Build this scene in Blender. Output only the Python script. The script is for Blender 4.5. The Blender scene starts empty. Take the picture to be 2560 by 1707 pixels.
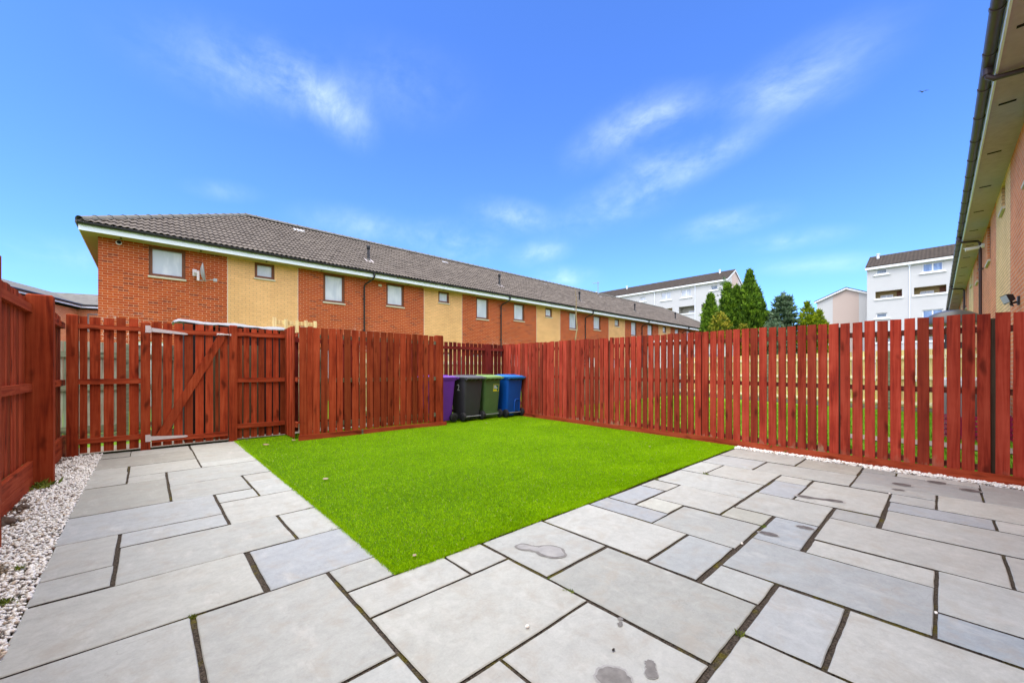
import bpy, bmesh, math, random
import numpy as np
from mathutils import Vector, Matrix

random.seed(7); RNG = np.random.default_rng(11)
SC = bpy.context.scene
COL = SC.collection
PI = math.pi
R = math.radians

# ------------------------------------------------------------------ mesh helpers
class MB:
    """collects shapes and links them as one mesh object"""
    def __init__(s): s.v = []; s.f = []; s.m = []
    def add(s, vs, fs, mi=0, M=None):
        n = len(s.v)
        s.v += [tuple(M @ Vector(p)) for p in vs] if M else [tuple(p) for p in vs]
        s.f += [tuple(i + n for i in f) for f in fs]; s.m += [mi] * len(fs)
        return s
    def box(s, x0, x1, y0, y1, z0, z1, mi=0, M=None):
        vs = [(x0,y0,z0),(x1,y0,z0),(x1,y1,z0),(x0,y1,z0),(x0,y0,z1),(x1,y0,z1),(x1,y1,z1),(x0,y1,z1)]
        return s.add(vs, [(0,3,2,1),(4,5,6,7),(0,1,5,4),(1,2,6,5),(2,3,7,6),(3,0,4,7)], mi, M)
    def quad(s, a, b, c, d, mi=0): return s.add([a,b,c,d], [(0,1,2,3)], mi)
    def loft(s, rings, mi=0, caps=(True, True), closed=True, M=None):
        n = len(rings[0]); vs = [p for r in rings for p in r]; fs = []
        for k in range(len(rings) - 1):
            for i in range(n if closed else n - 1):
                j = (i + 1) % n
                fs.append((k*n+i, k*n+j, (k+1)*n+j, (k+1)*n+i))
        if closed and caps[0]: fs.append(tuple(reversed(range(n))))
        if closed and caps[1]: fs.append(tuple((len(rings)-1)*n + i for i in range(n)))
        return s.add(vs, fs, mi, M)
    def tube(s, path, r, n=8, mi=0, M=None):
        path = [Vector(p) for p in path]; rr = r if isinstance(r, (list, tuple)) else [r]*len(path); rings = []
        up0 = None
        for i, p in enumerate(path):
            d = (path[min(i+1, len(path)-1)] - path[max(i-1, 0)]).normalized()
            if up0 is None: up0 = Vector((0,0,1)) if abs(d.z) < .9 else Vector((1,0,0))
            a = d.cross(up0).normalized()
            b = a.cross(d).normalized()
            up0 = b
            rings.append([p + a*math.cos(2*PI*k/n)*rr[i] + b*math.sin(2*PI*k/n)*rr[i] for k in range(n)])
        return s.loft([[tuple(q) for q in r_] for r_ in rings], mi, M=M)
    def cyl(s, c, ax, r, l, n=16, mi=0, M=None):
        c = Vector(c); ax = Vector(ax).normalized()
        return s.tube([c - ax*l/2, c + ax*l/2], r, n, mi, M)
    def build(s, name, mat, parent=None, smooth=False, bevel=0, fix=False):
        me = bpy.data.meshes.new(name); me.from_pydata(s.v, [], s.f)
        for m_ in (mat if isinstance(mat, (list, tuple)) else [mat]): me.materials.append(m_)
        me.polygons.foreach_set('material_index', s.m)
        if bevel or fix:
            bm = bmesh.new(); bm.from_mesh(me)
            if fix: bmesh.ops.recalc_face_normals(bm, faces=bm.faces)
            if bevel:
                bmesh.ops.remove_doubles(bm, verts=bm.verts, dist=1e-5)
                bmesh.ops.bevel(bm, geom=[e for e in bm.edges if len(e.link_faces) == 2 and e.calc_face_angle(0) > .5], offset=bevel, segments=2, affect='EDGES', profile=.6)
            bm.to_mesh(me); bm.free()
        if smooth:
            me.polygons.foreach_set('use_smooth', [True]*len(me.polygons))
            if smooth != 'all': me.set_sharp_from_angle(angle=R(38))
        me.update()
        o = bpy.data.objects.new(name, me); COL.objects.link(o)
        if parent: o.parent = parent
        return o

def mesh_np(name, verts, faces, mat, parent=None, smooth=False, attr=None):
    """numpy arrays (n,3) and (m,k) of same-size faces to one object"""
    me = bpy.data.meshes.new(name)
    k = faces.shape[1]
    me.vertices.add(len(verts)); me.vertices.foreach_set('co', verts.astype(np.float32).ravel())
    me.loops.add(faces.size); me.loops.foreach_set('vertex_index', faces.astype(np.int32).ravel())
    me.polygons.add(len(faces)); me.polygons.foreach_set('loop_start', (np.arange(len(faces))*k).astype(np.int32))
    me.polygons.foreach_set('loop_total', np.full(len(faces), k, np.int32))
    if attr is not None:
        a = me.attributes.new('tone', 'FLOAT_COLOR', 'POINT'); a.data.foreach_set('color', attr.astype(np.float32).ravel())
    me.update(calc_edges=True); me.validate()
    if smooth: me.polygons.foreach_set('use_smooth', [True]*len(faces))
    me.materials.append(mat)
    o = bpy.data.objects.new(name, me); COL.objects.link(o)
    if parent: o.parent = parent
    return o

def thing(name, label, cat, loc=(0,0,0), rz=0, group=None):
    o = bpy.data.objects.new(name, None); COL.objects.link(o)
    o.location = loc; o.rotation_euler = (0, 0, rz); o.empty_display_size = .1
    return tag(o, label, cat, group)
def tag(o, label, cat, group=None):
    o['label'] = label; o['category'] = cat
    if group: o['group'] = group
    return o
def struct(o, label=None, kind='structure'):
    o['kind'] = kind
    if label: o['label'] = label; o['category'] = o.name.split('.')[0].replace('_', ' ')
    return o

# ------------------------------------------------------------------ material helper
class NT:
    def __init__(s, name):
        s.mat = bpy.data.materials.new(name); s.mat.use_nodes = True
        s.t = s.mat.node_tree; s.n = s.t.nodes; s.l = s.t.links
        s.b = s.n['Principled BSDF']; s.out = s.n['Material Output']
    def put(s, sock, v):
        if isinstance(v, bpy.types.NodeSocket): s.l.new(v, sock)
        elif isinstance(v, bpy.types.Node): s.l.new(v.outputs[0], sock)
        else:
            if sock.type == 'RGBA' and len(v) == 3: v = (*v, 1)
            sock.default_value = v
    def node(s, typ, ins=None, **props):
        n = s.n.new(typ)
        for k, v in props.items(): setattr(n, k, v)
        for k, v in (ins or {}).items(): s.put(n.inputs[k], v)
        return n
    def math(s, op, a, b=None, c=None, clamp=False):
        n = s.n.new('ShaderNodeMath'); n.operation = op; n.use_clamp = clamp
        for i, v in enumerate((a, b, c)):
            if v is not None: s.put(n.inputs[i], v)
        return n.outputs[0]
    def vmath(s, op, a, b=None):
        n = s.n.new('ShaderNodeVectorMath'); n.operation = op; s.put(n.inputs[0], a)
        if b is not None: s.put(n.inputs[1], b)
        return n.outputs['Value'] if op in ('DOT_PRODUCT', 'LENGTH') else n.outputs[0]
    def mix(s, fac, a, b, mode='MIX'):
        n = s.n.new('ShaderNodeMix'); n.data_type = 'RGBA'; n.blend_type = mode
        s.put(n.inputs[0], fac); s.put(n.inputs[6], a); s.put(n.inputs[7], b)
        return n.outputs[2]
    def ramp(s, fac, *stops):
        n = s.n.new('ShaderNodeValToRGB'); e = n.color_ramp.elements
        while len(e) < len(stops): e.new(.5)
        for x, (p, c) in zip(e, stops): x.position = p; x.color = (*c, 1) if len(c) == 3 else c
        s.put(n.inputs[0], fac); return n.outputs[0]
    def smooth(s, v, a, b):
        n = s.n.new('ShaderNodeMapRange'); n.interpolation_type = 'SMOOTHSTEP'
        s.put(n.inputs[0], v); n.inputs[1].default_value = a; n.inputs[2].default_value = b
        return n.outputs[0]
    def noise(s, vec, scale, detail=3, rough=.55, dist=0):
        n = s.node('ShaderNodeTexNoise', {'Vector': vec, 'Scale': scale, 'Detail': detail, 'Roughness': rough, 'Distortion': dist}); return n.outputs[0]
    def obj(s): return s.node('ShaderNodeTexCoord').outputs['Object']
    def scale(s, vec, v): return s.vmath('MULTIPLY', vec, v)
    def island(s): return s.node('ShaderNodeNewGeometry').outputs['Random Per Island']
    def xyz(s, vec): return s.node('ShaderNodeSeparateXYZ', {0: vec}).outputs
    def bump(s, h, strength=.3, dist=.01):
        n = s.node('ShaderNodeBump', {'Height': h, 'Strength': strength, 'Distance': dist}); s.l.new(n.outputs[0], s.b.inputs['Normal'])
    def done(s, color, rough=.7, spec=.3, metal=0):
        s.put(s.b.inputs['Base Color'], color); s.put(s.b.inputs['Roughness'], rough)
        s.b.inputs['Specular IOR Level'].default_value = spec; s.b.inputs['Metallic'].default_value = metal
        return s.mat

def plain(name, c, rough=.6, spec=.3, metal=0, var=.12, scale=6.0, bump=0):
    m = NT(name); p = m.obj(); n = m.noise(p, scale, 4)
    k = m.math('MULTIPLY_ADD', n, 2*var, 1 - var)
    col = m.mix(1.0, (*c, 1), m.node('ShaderNodeCombineColor', {0: k, 1: k, 2: k}).outputs[0], 'MULTIPLY')
    if bump: m.bump(m.noise(p, scale*12, 3), bump, .004)
    return m.done(col, rough, spec, metal)

def wood(name, base, dark, axis='z', knots=True, wear=None, var=.37):
    """stained softwood: grain along one axis, a tone of its own for every board, knots, worn foot"""
    m = NT(name); p = m.obj(); isl = m.island()
    off = m.node('ShaderNodeCombineXYZ', {0: m.math('MULTIPLY', isl, 37.0), 1: m.math('MULTIPLY', isl, 91.0), 2: m.math('MULTIPLY', isl, 53.0)}).outputs[0]
    q = m.vmath('ADD', p, off)
    sc = {'z': (26, 26, 1.3), 'x': (1.3, 26, 26), 'y': (26, 1.3, 26)}[axis]
    g = m.noise(m.scale(q, sc), 1.0, 5, .6, .6)
    big = m.noise(q, 2.6, 3, .6)
    k = m.math('ADD', m.math('MULTIPLY', g, .66), m.math('MULTIPLY', big, .34))
    fade = m.smooth(m.noise(m.scale(q, tuple(.16*c for c in sc)), 1.0, 4, .65), .42, .72)
    col = m.ramp(k, (.35, dark), (.48, base), (.65, tuple(min(1, c*f_ + .004) for c, f_ in zip(base, (1.40, 1.75, 1.75)))))
    col = m.mix(m.math('MULTIPLY', fade, .38), col, tuple(min(1, c*f_ + .006) for c, f_ in zip(base, (1.18, 1.5, 1.6))))
    tone = m.math('MULTIPLY_ADD', isl, 2*var, 1 - var)
    col = m.mix(1.0, col, m.node('ShaderNodeCombineColor', {0: tone, 1: m.math('MULTIPLY_ADD', isl, 1.6*var, 1 - .8*var), 2: tone}).outputs[0], 'MULTIPLY')
    if knots:
        sk = {'z': (7, 7, 2.1), 'x': (2.1, 7, 7), 'y': (7, 2.1, 7)}[axis]
        v = m.node('ShaderNodeTexVoronoi', {'Vector': m.scale(m.vmath('ADD', q, m.scale(m.node('ShaderNodeTexNoise', {'Vector': q, 'Scale': 6.0}).outputs[1], (.08, .08, .08))), sk), 'Scale': 1.0, 'Randomness': 1.0}).outputs['Distance']
        kn = m.smooth(v, .27, .06)
        col = m.mix(m.math('MULTIPLY', kn, .8), col, tuple(c*.28 for c in base))
    if wear:
        h, wc = wear
        z = m.xyz(p)[2]; n2 = m.noise(m.scale(q, (9, 9, 3)), 1.0, 4, .7)
        w = m.smooth(m.math('SUBTRACT', m.math('MULTIPLY_ADD', n2, .62, h - .33), z), 0.0, .10)
        patch = m.smooth(m.noise(p, .55, 2), .44, .60)
        col = m.mix(m.math('MULTIPLY', m.math('MULTIPLY', w, patch), .75), col, wc)
    m.bump(g, .35, .004)
    return m.done(col, .75, .08)

def brick(name, c1, c2, mortar, eff=False, dark=None):
    m = NT(name); p = m.obj(); x, y, z = m.xyz(p)
    v = m.node('ShaderNodeCombineXYZ', {0: m.math('ADD', x, y), 1: z, 2: 0.0}).outputs[0]
    b = m.node('ShaderNodeTexBrick', {'Vector': v, 'Color1': (*c1, 1), 'Color2': (*c2, 1), 'Mortar': (*mortar, 1), 'Scale': 1.0, 'Mortar Size': .0072, 'Mortar Smooth': .15, 'Bias': -.1, 'Brick Width': .225, 'Row Height': .075})
    b.offset = .5
    n = m.noise(v, 1.1, 5, .65); n3 = m.noise(v, 22.0, 3, .6)
    k = m.math('ADD', m.math('MULTIPLY', n, .55), m.math('MULTIPLY_ADD', n3, .35, .55))
    col = m.mix(1.0, b.outputs[0], m.node('ShaderNodeCombineColor', {0: k, 1: k, 2: k}).outputs[0], 'MULTIPLY')
    if dark is not None:      # single burnt bricks
        cell = m.node('ShaderNodeTexWhiteNoise', {'Vector': m.node('ShaderNodeCombineXYZ', {0: m.math('FLOOR', m.math('DIVIDE', m.math('ADD', m.math('ADD', x, y), m.math('MULTIPLY', m.math('MODULO', m.math('FLOOR', m.math('DIVIDE', z, .075)), 2.0), .1125)), .225)), 1: m.math('FLOOR', m.math('DIVIDE', z, .075))}).outputs[0]}, noise_dimensions='2D').outputs[0]
        f = m.math('MULTIPLY', m.smooth(cell, .86, .97), m.math('SUBTRACT', 1.0, b.outputs['Fac']))
        col = m.mix(m.math('MULTIPLY', f, .55), col, (*dark, 1))
    if eff:                   # lime bloom low on the wall near the downpipes
        zz = m.smooth(m.math('ADD', z, m.math('MULTIPLY', m.noise(v, 3.0, 4, .7), 1.6)), 4.1, 2.9)
        px = m.math('ABSOLUTE', m.math('SUBTRACT', m.math('MODULO', m.math('ADD', x, 40 - 6.99 + 3.9 - 40 + 39.0), 7.8), 3.9))
        pp = m.smooth(m.math('ADD', px, m.math('MULTIPLY', m.noise(v, 2.2, 4, .7), 1.2)), 2.0, .5)
        spots = m.smooth(m.noise(v, 9.0, 4, .75), .48, .66)
        col = m.mix(m.math('MULTIPLY', m.math('MULTIPLY', m.math('MULTIPLY', zz, pp), spots), .85), col, (.62, .56, .52, 1))
    m.bump(m.math('SUBTRACT', 1.0, b.outputs['Fac']), .5, .006)
    return m.done(col, .9, .06)

RED = (.240, .0345, .0108); REDD = (.120, .0145, .0055)
M = {}
M['red_v'] = wood('red stained timber', RED, REDD, 'z')
M['red_worn'] = wood('red stained timber worn at the foot', (.268, .033, .0165), (.140, .0155, .010), 'z', wear=(.16, (.33, .25, .16)))
M['red_x'] = wood('red stained rail along x', (.270, .040, .014), REDD, 'x')
M['red_y'] = wood('red stained rail along y', (.270, .040, .014), REDD, 'y')
M['red_shaded'] = wood('red stained timber darkened for shade', (.150, .017, .012), (.085, .009, .008), 'z')  # darker copy of the red stain; the back fence's shade is in its colour
M['red_shaded_x'] = wood('red stained rail darkened for shade', (.150, .017, .012), (.085, .009, .008), 'x')
M['grey_wood'] = wood('unstained grey green timber', (.15, .14, .09), (.08, .075, .045), 'x')
M['pale_wood'] = wood('new pale softwood', (.62, .44, .19), (.47, .31, .12), 'z', var=.15)
M['pale_rail'] = wood('new pale softwood rail', (.72, .60, .38), (.55, .42, .24), 'y', var=.08, knots=False)
M['pallet_wood'] = wood('pale pallet timber', (.66, .47, .22), (.50, .33, .14), 'z', var=.15)
M['brick'] = brick('red orange brick', (.42, .080, .021), (.34, .054, .017), (.52, .25, .15), eff=True, dark=(.11, .035, .03))
M['brick_brightened'] = brick('red orange brick brightened in colour', (.72, .250, .110), (.61, .195, .085), (.62, .47, .34))  # lighter copy of the red brick; the shaded wall is brightened by colour
M['buff'] = brick('buff brick', (.76, .440, .205), (.70, .395, .178), (.50, .30, .155))
M['buff_brightened'] = brick('buff brick brightened in colour', (.86, .60, .31), (.80, .54, .26), (.45, .29, .15))  # lighter copy of the buff brick, lifting the shaded panels by colour
M['seam'] = plain('pale mortar seam', (.72, .60, .50), .9)
M['white'] = plain('white paint', (.74, .76, .78), .5, var=.04)
M['fascia'] = plain('white fascia board', (.78, .83, .94), .45, var=.05, scale=2)
M['soffit_tinted'] = plain('roughcast soffit tinted against green bounce light', (.46, .36, .46), .9, var=.18, scale=9, bump=.3)  # soffit copy painted brighter and lilac to offset green light from the grass
M['soffit'] = plain('tan roughcast soffit board', (.37, .285, .225), .9, var=.12, scale=9, bump=.3)
M['black_plastic'] = plain('black gutter plastic', (.016, .016, .019), .38, .4, var=.2, scale=3)
M['gutter_b'] = plain('weathered dark brown gutter plastic', (.062, .040, .042), .38, .35, var=.35, scale=4)
M['galv'] = plain('galvanised steel', (.62, .56, .56), .42, .5, .35, var=.1, scale=25)
M['grey_metal'] = plain('grey painted metal', (.30, .31, .33), .45, .5, .2)
M['dark'] = plain('near black', (.012, .012, .012), .9)
M['sill'] = plain('pale concrete sill', (.55, .50, .40), .8, var=.12, scale=15)
M['brown_frame'] = plain('brown stained window frame', (.16, .058, .028), .55, var=.3, scale=9)
M['rubber'] = plain('black rubber', (.020, .020, .022), .6, .3)

def glassy(name, c, c2, rough=.06, scale=2.0):
    m = NT(name); p = m.obj(); z = m.xyz(p)[2]
    n = m.noise(m.scale(p, (1.5, 1.5, .5)), scale, 3)
    return m.done(m.mix(m.smooth(n, .40, .62), (*c, 1), (*c2, 1)), rough, .6)
M['glass'] = glassy('pale blue grey window glass', (.42, .46, .55), (.54, .57, .64))  # opaque pale pane colour, mixed by noise
M['glass_dark'] = glassy('window glass of a dim room', (.10, .14, .20), (.20, .26, .34))
M['glass_blue'] = glassy('window glass with blue reflection', (.10, .19, .40), (.20, .32, .55))  # reflection painted as a blue base colour

# ------------------------------------------------------------------ camera
CAMH, TH = 1.19, .827
cam = bpy.data.cameras.new('camera'); camo = bpy.data.objects.new('camera', cam); COL.objects.link(camo)
camo.location = (0, 0, CAMH); camo.rotation_euler = (PI/2, 0, TH - PI/2)
cam.sensor_width = 36; cam.lens = 988.3/2560*36; cam.shift_y = .02805; cam.clip_start = .05; cam.clip_end = 2000
SC.camera = camo

# ------------------------------------------------------------------ ground
def sheet(name, x0, x1, y0, y1, z, mat, n=1):
    mb = MB(); mb.quad((x0,y0,z), (x1,y0,z), (x1,y1,z), (x0,y1,z)); return mb.build(name, mat)
m = NT('rough earth and grass far ground'); p = m.obj()
M['ground'] = m.done(m.ramp(m.noise(p, .3, 5), (.35, (.05, .075, .02)), (.6, (.10, .13, .04))), .95, .1)
struct(sheet('ground', -700, 900, -700, 900, -.09, M['ground']))
m = NT('mown grass'); p = m.obj(); n = m.noise(p, 2.2, 5, .7); n2 = m.noise(p, 60, 3, .7)
col = m.ramp(m.math('ADD', m.math('MULTIPLY', n, .5), m.math('MULTIPLY', n2, .5)), (.35, (.085, .20, .012)), (.5, (.17, .34, .02)), (.66, (.27, .46, .05)))
m.bump(n2, .8, .02); M['grass'] = m.done(col, .9, .1)
struct(sheet('neighbour_lawn', 6.75, 30, -.9, 9.2, -.05, M['grass']))
struct(sheet('back_lawn', -12, 30, 9.2, 17, -.052, M['grass']))
M['concrete'] = plain('pale concrete path', (.26, .225, .18), .9, var=.2, scale=5, bump=.3)
struct(sheet('path', 9.3, 9.95, -.8, 1.3, -.03, M['concrete']))
struct(sheet('lane', -3.0, 4.3, 8.45, 9.15, -.03, M['concrete']))

# ------------------------------------------------------------------ patio: riven sandstone slabs on a dark bed
SLABS = [(-.49,-.19,7.63,8.04),(-.18,.46,7.60,8.04),(-.49,.47,6.84,7.58),(.49,1.09,7.12,8.04),(.49,1.09,6.49,7.11),(.49,1.09,6.16,6.46),(-.16,.47,6.16,6.81),(-.49,-.19,6.48,6.82),
(-.48,-.18,5.81,6.46),(-.16,.14,5.80,6.135),(.165,1.08,5.39,6.12),(.165,.765,4.73,5.37),(.79,1.08,5.03,5.36),(.79,1.09,4.39,5.01),(.475,.77,4.40,4.695),(-.475,.14,4.75,5.775),
(-.47,.45,4.06,4.725),(.475,1.08,3.71,4.375),(-.14,.45,3.75,4.04),(-.46,-.165,3.44,4.05),(-.455,-.16,3.12,3.42),(-.135,.765,3.10,3.72),(.79,1.085,3.09,3.69),(.49,1.08,2.465,3.07),
(-.45,.455,2.475,3.09),(-.44,.145,1.85,2.455),(.17,.765,1.56,2.45),(.79,1.08,2.17,2.45),(.79,1.38,1.87,2.15),(1.40,1.67,1.87,2.145),(.79,1.67,1.25,1.85),(1.70,2.28,1.55,2.14),(2.31,2.88,1.26,2.13),
(2.905,3.165,1.54,2.12),(3.19,3.75,1.86,2.11),(3.19,3.47,1.55,1.83),(3.775,4.045,1.85,2.115),(3.49,4.065,1.25,1.83),(2.90,3.45,.94,1.525),(4.09,4.69,1.25,2.115),(4.72,5.30,1.86,2.12),(4.72,5.31,1.25,1.84),
(5.34,5.91,1.55,2.12),(5.95,6.56,1.25,2.12),(2.30,2.875,.95,1.235),(1.69,2.27,.64,1.52),(1.08,1.66,.64,1.23),(2.29,2.57,.635,.91),(2.60,3.16,.03,.91),(3.18,3.75,.64,.91),(3.48,3.75,.94,1.23),
(3.78,4.37,.64,1.22),(4.40,4.98,.94,1.215),(5.01,5.28,.95,1.225),(4.40,5.25,.34,.92),(4.07,4.35,.34,.61),(5.93,6.47,.66,1.225),(5.32,5.90,.65,1.525),(6.20,6.42,.36,.635),(6.20,6.40,-.26,.34),
(5.55,6.17,-.25,.63),(5.30,5.53,.04,.63),(4.97,5.27,.04,.32),(4.97,5.53,-.56,.02),(5.55,6.38,-.84,-.27),(4.65,4.94,-.27,.31),(4.65,4.94,-.84,-.29),(4.08,4.62,-.57,.305),(4.08,4.62,-.84,-.60),(3.475,4.045,-.26,.61),
(3.18,3.435,.03,.60),(2.875,3.445,-.57,.01),(3.475,4.045,-.84,-.28),(2.59,2.85,-.84,.01),(1.99,2.56,.33,.605),(1.985,2.56,-.55,.305),(1.40,1.965,-.3,.605),(.17,.765,.64,1.535),(.79,1.06,.64,1.23),
(-.44,.145,1.2,1.83),(-.44,.145,.64,1.18),(-.44,.4,-.25,.62),(.425,1.38,.03,.62),(.425,1.38,-.84,.005),(-.44,.4,-.84,-.275),(1.40,1.965,-.84,-.325),(1.985,2.56,-.84,-.575),(2.875,3.445,-.84,-.595),(4.965,5.53,-.84,-.585)]
PALE = [(.455,.445,.425),(.47,.46,.435),(.485,.475,.455),(.46,.455,.44),(.44,.435,.42),(.475,.475,.465)]
BLUE = (.385,.395,.425); GREY = (.395,.395,.39); MIDB = (.43,.435,.445)
TONE = {23:(.40,.41,.44), 33:BLUE, 34:(.40,.41,.44), 35:(.50,.49,.45), 52:BLUE, 60:(.35,.35,.35), 61:GREY, 62:GREY, 64:GREY, 65:(.37,.385,.415), 16:MIDB, 18:MIDB, 49:(.38,.40,.43), 45:(.385,.38,.36), 44:(.40,.41,.42), 48:(.40,.41,.42), 56:(.40,.38,.34), 55:GREY, 42:MIDB, 58:(.34,.34,.33), 15:(.41,.40,.37), 2:(.40,.385,.355), 0:(.37,.36,.33), 38:(.40,.40,.39), 74:MIDB, 73:(.36,.39,.43), 10:(.45,.45,.44), 50:(.41,.40,.36)}
vs, fs, tn, side_f = [], [], [], []
rs = random.Random(5)
for i, (x0, x1, y0, y1) in enumerate(SLABS):
    j = .0013; c = TONE.get(i) or rs.choice(PALE); kq = rs.uniform(.94, 1.02); c = tuple(q*kq for q in c); c = (c[0]*.96, c[1]*.998, c[2]*.985)
    x0 -= .001; x1 += .003; y0 -= .002; y1 += .002
    per = []
    for (ax, ay, bx, by) in ((x0,y0,x1,y0),(x1,y0,x1,y1),(x1,y1,x0,y1),(x0,y1,x0,y0)):
        n = max(3, int(math.hypot(bx-ax, by-ay)/.05)); ph = rs.random()*9
        for k in range(n):
            t = k/n; w = j*(math.sin(ph + t*7) + rs.uniform(-.8, .8))*(1 if k else .3)
            per.append((ax+(bx-ax)*t + (w if ax == bx else 0), ay+(by-ay)*t + (w if ay == by else 0)))
    n = len(per); cx, cy = (x0+x1)/2, (y0+y1)/2; z = rs.uniform(-.0012, .0012); tx, ty = rs.uniform(-.002,.002), rs.uniform(-.002,.002)
    def ins(d): return [(px + (d if px < cx else -d)*min(1, abs(px-cx)/(x1-x0)*2), py + (d if py < cy else -d)*min(1, abs(py-cy)/(y1-y0)*2)) for px, py in per]
    b = len(vs)
    for ring, zz in ((per, -.03), (per, -.004), (ins(.004), 0)):
        vs += [(px, py, zz + z + tx*(px-cx) + ty*(py-cy)) for px, py in ring]
    for k in range(2):
        side_f += [k == 0]*n
        fs += [(b+k*n+q, b+k*n+(q+1) % n, b+(k+1)*n+(q+1) % n, b+(k+1)*n+q) for q in range(n)]
    fs.append(tuple(b + 2*n + q for q in range(n))); side_f.append(False)
    tn += [c]*(3*n)
me = bpy.data.meshes.new('patio'); me.from_pydata(vs, [], fs)
a = me.attributes.new('tone', 'FLOAT_COLOR', 'POINT'); a.data.foreach_set('color', [q for c in tn for q in (*c, 1)])
m = NT('riven grey sandstone'); p = m.obj(); isl = m.island()
base = m.node('ShaderNodeAttribute', attribute_name='tone').outputs['Color']
q = m.vmath('ADD', p, m.node('ShaderNodeCombineXYZ', {0: m.math('MULTIPLY', isl, 41.0), 1: m.math('MULTIPLY', isl, 67.0), 2: 0.0}).outputs[0])
ang = m.math('GREATER_THAN', isl, .5)
n1 = m.noise(m.scale(q, (1.6, 3.4, 1)), 1.6, 6, .68, .8); n2 = m.noise(q, 90, 4, .8); n4 = m.noise(q, 17, 5, .75, .6); n3 = m.noise(q, 5.5, 5, .7, .4)
k = m.math('ADD', m.math('MULTIPLY', n1, .34), m.math('ADD', m.math('MULTIPLY', n2, .30), m.math('MULTIPLY_ADD', n4, .46, .325)))
col = m.mix(1.0, base, m.node('ShaderNodeCombineColor', {0: k, 1: k, 2: k}).outputs[0], 'MULTIPLY')
col = m.mix(m.math('MULTIPLY', m.smooth(n3, .47, .70), .50), col, (.335, .305, .26, 1))          # brown mineral bloom
col = m.mix(m.math('MULTIPLY', m.smooth(m.noise(m.scale(q, (3, 1.2, 1)), 2.4, 5, .7), .54, .72), .35), col, (.56, .555, .53, 1))
vein = m.math('ABSOLUTE', m.math('SUBTRACT', m.noise(m.scale(q, (1, 1.5, 1)), 1.5, 4, .6, .5), .5))
col = m.mix(m.math('MULTIPLY', m.math('MULTIPLY', m.smooth(vein, .0045, .0012), m.smooth(m.noise(q, 2.2, 2), .56, .64)), .20), col, (.16, .155, .14, 1))
step = m.math('SNAP', m.noise(m.scale(q, (1, 1.6, 1)), 2.2, 3, .55, .4), .13)
m.bump(m.math('ADD', m.math('ADD', m.math('MULTIPLY', step, .9), m.math('MULTIPLY', n1, .7)), m.math('MULTIPLY', n2, .35)), .55, .006)
mat_slab = m.done(col, m.math('MULTIPLY_ADD', n3, .3, .48), .32)
me.materials.append(mat_slab); me.update()
patio = bpy.data.objects.new('patio', me); COL.objects.link(patio); struct(patio)
m = NT('dark jointing grit with moss'); p = m.obj()
n = m.noise(p, 130, 3, .7); g = m.smooth(m.noise(p, 3.2, 4, .7), .52, .64)
col = m.mix(g, m.ramp(n, (.35, (.022, .018, .015)), (.68, (.13, .105, .085))), m.ramp(n, (.35, (.04, .035, .008)), (.7, (.17, .14, .03))))
m.bump(n, .9, .01); M['joint'] = m.done(col, .95, .1)
mb = MB(); mb.quad((-.50,-.86,-.011),(6.62,-.86,-.011),(6.62,2.16,-.011),(-.50,2.16,-.011)); mb.quad((-.50,2.16,-.011),(1.09,2.16,-.011),(1.09,8.08,-.011),(-.50,8.08,-.011))
mb.build('joint_bed', M['joint'], patio)
me.materials.append(M['joint']); me.polygons.foreach_set('material_index', [int(q) for q in side_f])

# wet marks on the stone
m = NT('rain damp sandstone'); p = m.obj()
M['wet'] = m.done(m.ramp(m.noise(p, 24, 4), (.35, (.155, .148, .14)), (.65, (.23, .22, .21))), .65, .2)
m = NT('drying edge of damp sandstone'); p = m.obj()
M['damp'] = m.done(m.ramp(m.noise(p, 30, 4), (.35, (.29, .285, .275)), (.65, (.36, .355, .345))), .5, .3)
m = NT('standing water on sandstone'); p = m.obj()
M['puddle'] = m.done(m.ramp(m.noise(p, 9, 4), (.35, (.27, .265, .25)), (.65, (.37, .36, .34))), .3, .15)
m = NT('rain soaked sandstone'); p = m.obj()
M['soaked'] = m.done(m.ramp(m.noise(p, 24, 4), (.35, (.085, .078, .076)), (.65, (.15, .14, .135))), .6, .2)
def patch(blobs, mat, z=.0030, n=44, seed=0, name='wet_patch'):
    """outline of the union of a few ellipses (x, y, rx, ry, turn), wobbled, as a thin sheet"""
    r_ = random.Random(seed); cx = sum(b[0] for b in blobs)/len(blobs); cy = sum(b[1] for b in blobs)/len(blobs); pts = []
    ph = [r_.uniform(0, 6) for _ in range(3)]; z += seed*.00007
    for k in range(n):
        t = 2*PI*k/n; best = 0
        for step_ in range(1, 90):
            d = step_*.006; x, y = cx + d*math.cos(t), cy + d*math.sin(t)
            for bx, by, rx, ry, tu in blobs:
                ux, uy = (x-bx)*math.cos(tu) + (y-by)*math.sin(tu), -(x-bx)*math.sin(tu) + (y-by)*math.cos(tu)
                if (ux/rx)**2 + (uy/ry)**2 < 1: best = d
        best *= 1 + .035*math.sin(3*t+ph[0]) + .03*math.sin(7*t+ph[1]) + .02*math.sin(13*t+ph[2])
        pts.append((cx + best*math.cos(t), cy + best*math.sin(t)))
    if mat in (M['wet'], M['soaked']) and z > .0028:
        mb = MB(); mb.add([(cx + (x-cx)*1.16 + .003*math.sin(9*i), cy + (y-cy)*1.14, z-.0012) for i, (x, y) in enumerate(pts)], [tuple(range(n))]); mb.build(name, M['damp'], patio)
    mb = MB(); mb.add([(x, y, z) for x, y in pts], [tuple(range(n))]); return mb.build(name, mat, patio)
patch([(1.862,1.905,.055,.062,0),(1.895,1.83,.05,.075,.3),(1.945,1.735,.092,.115,.35)], M['wet'], .0026, seed=1)
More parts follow.
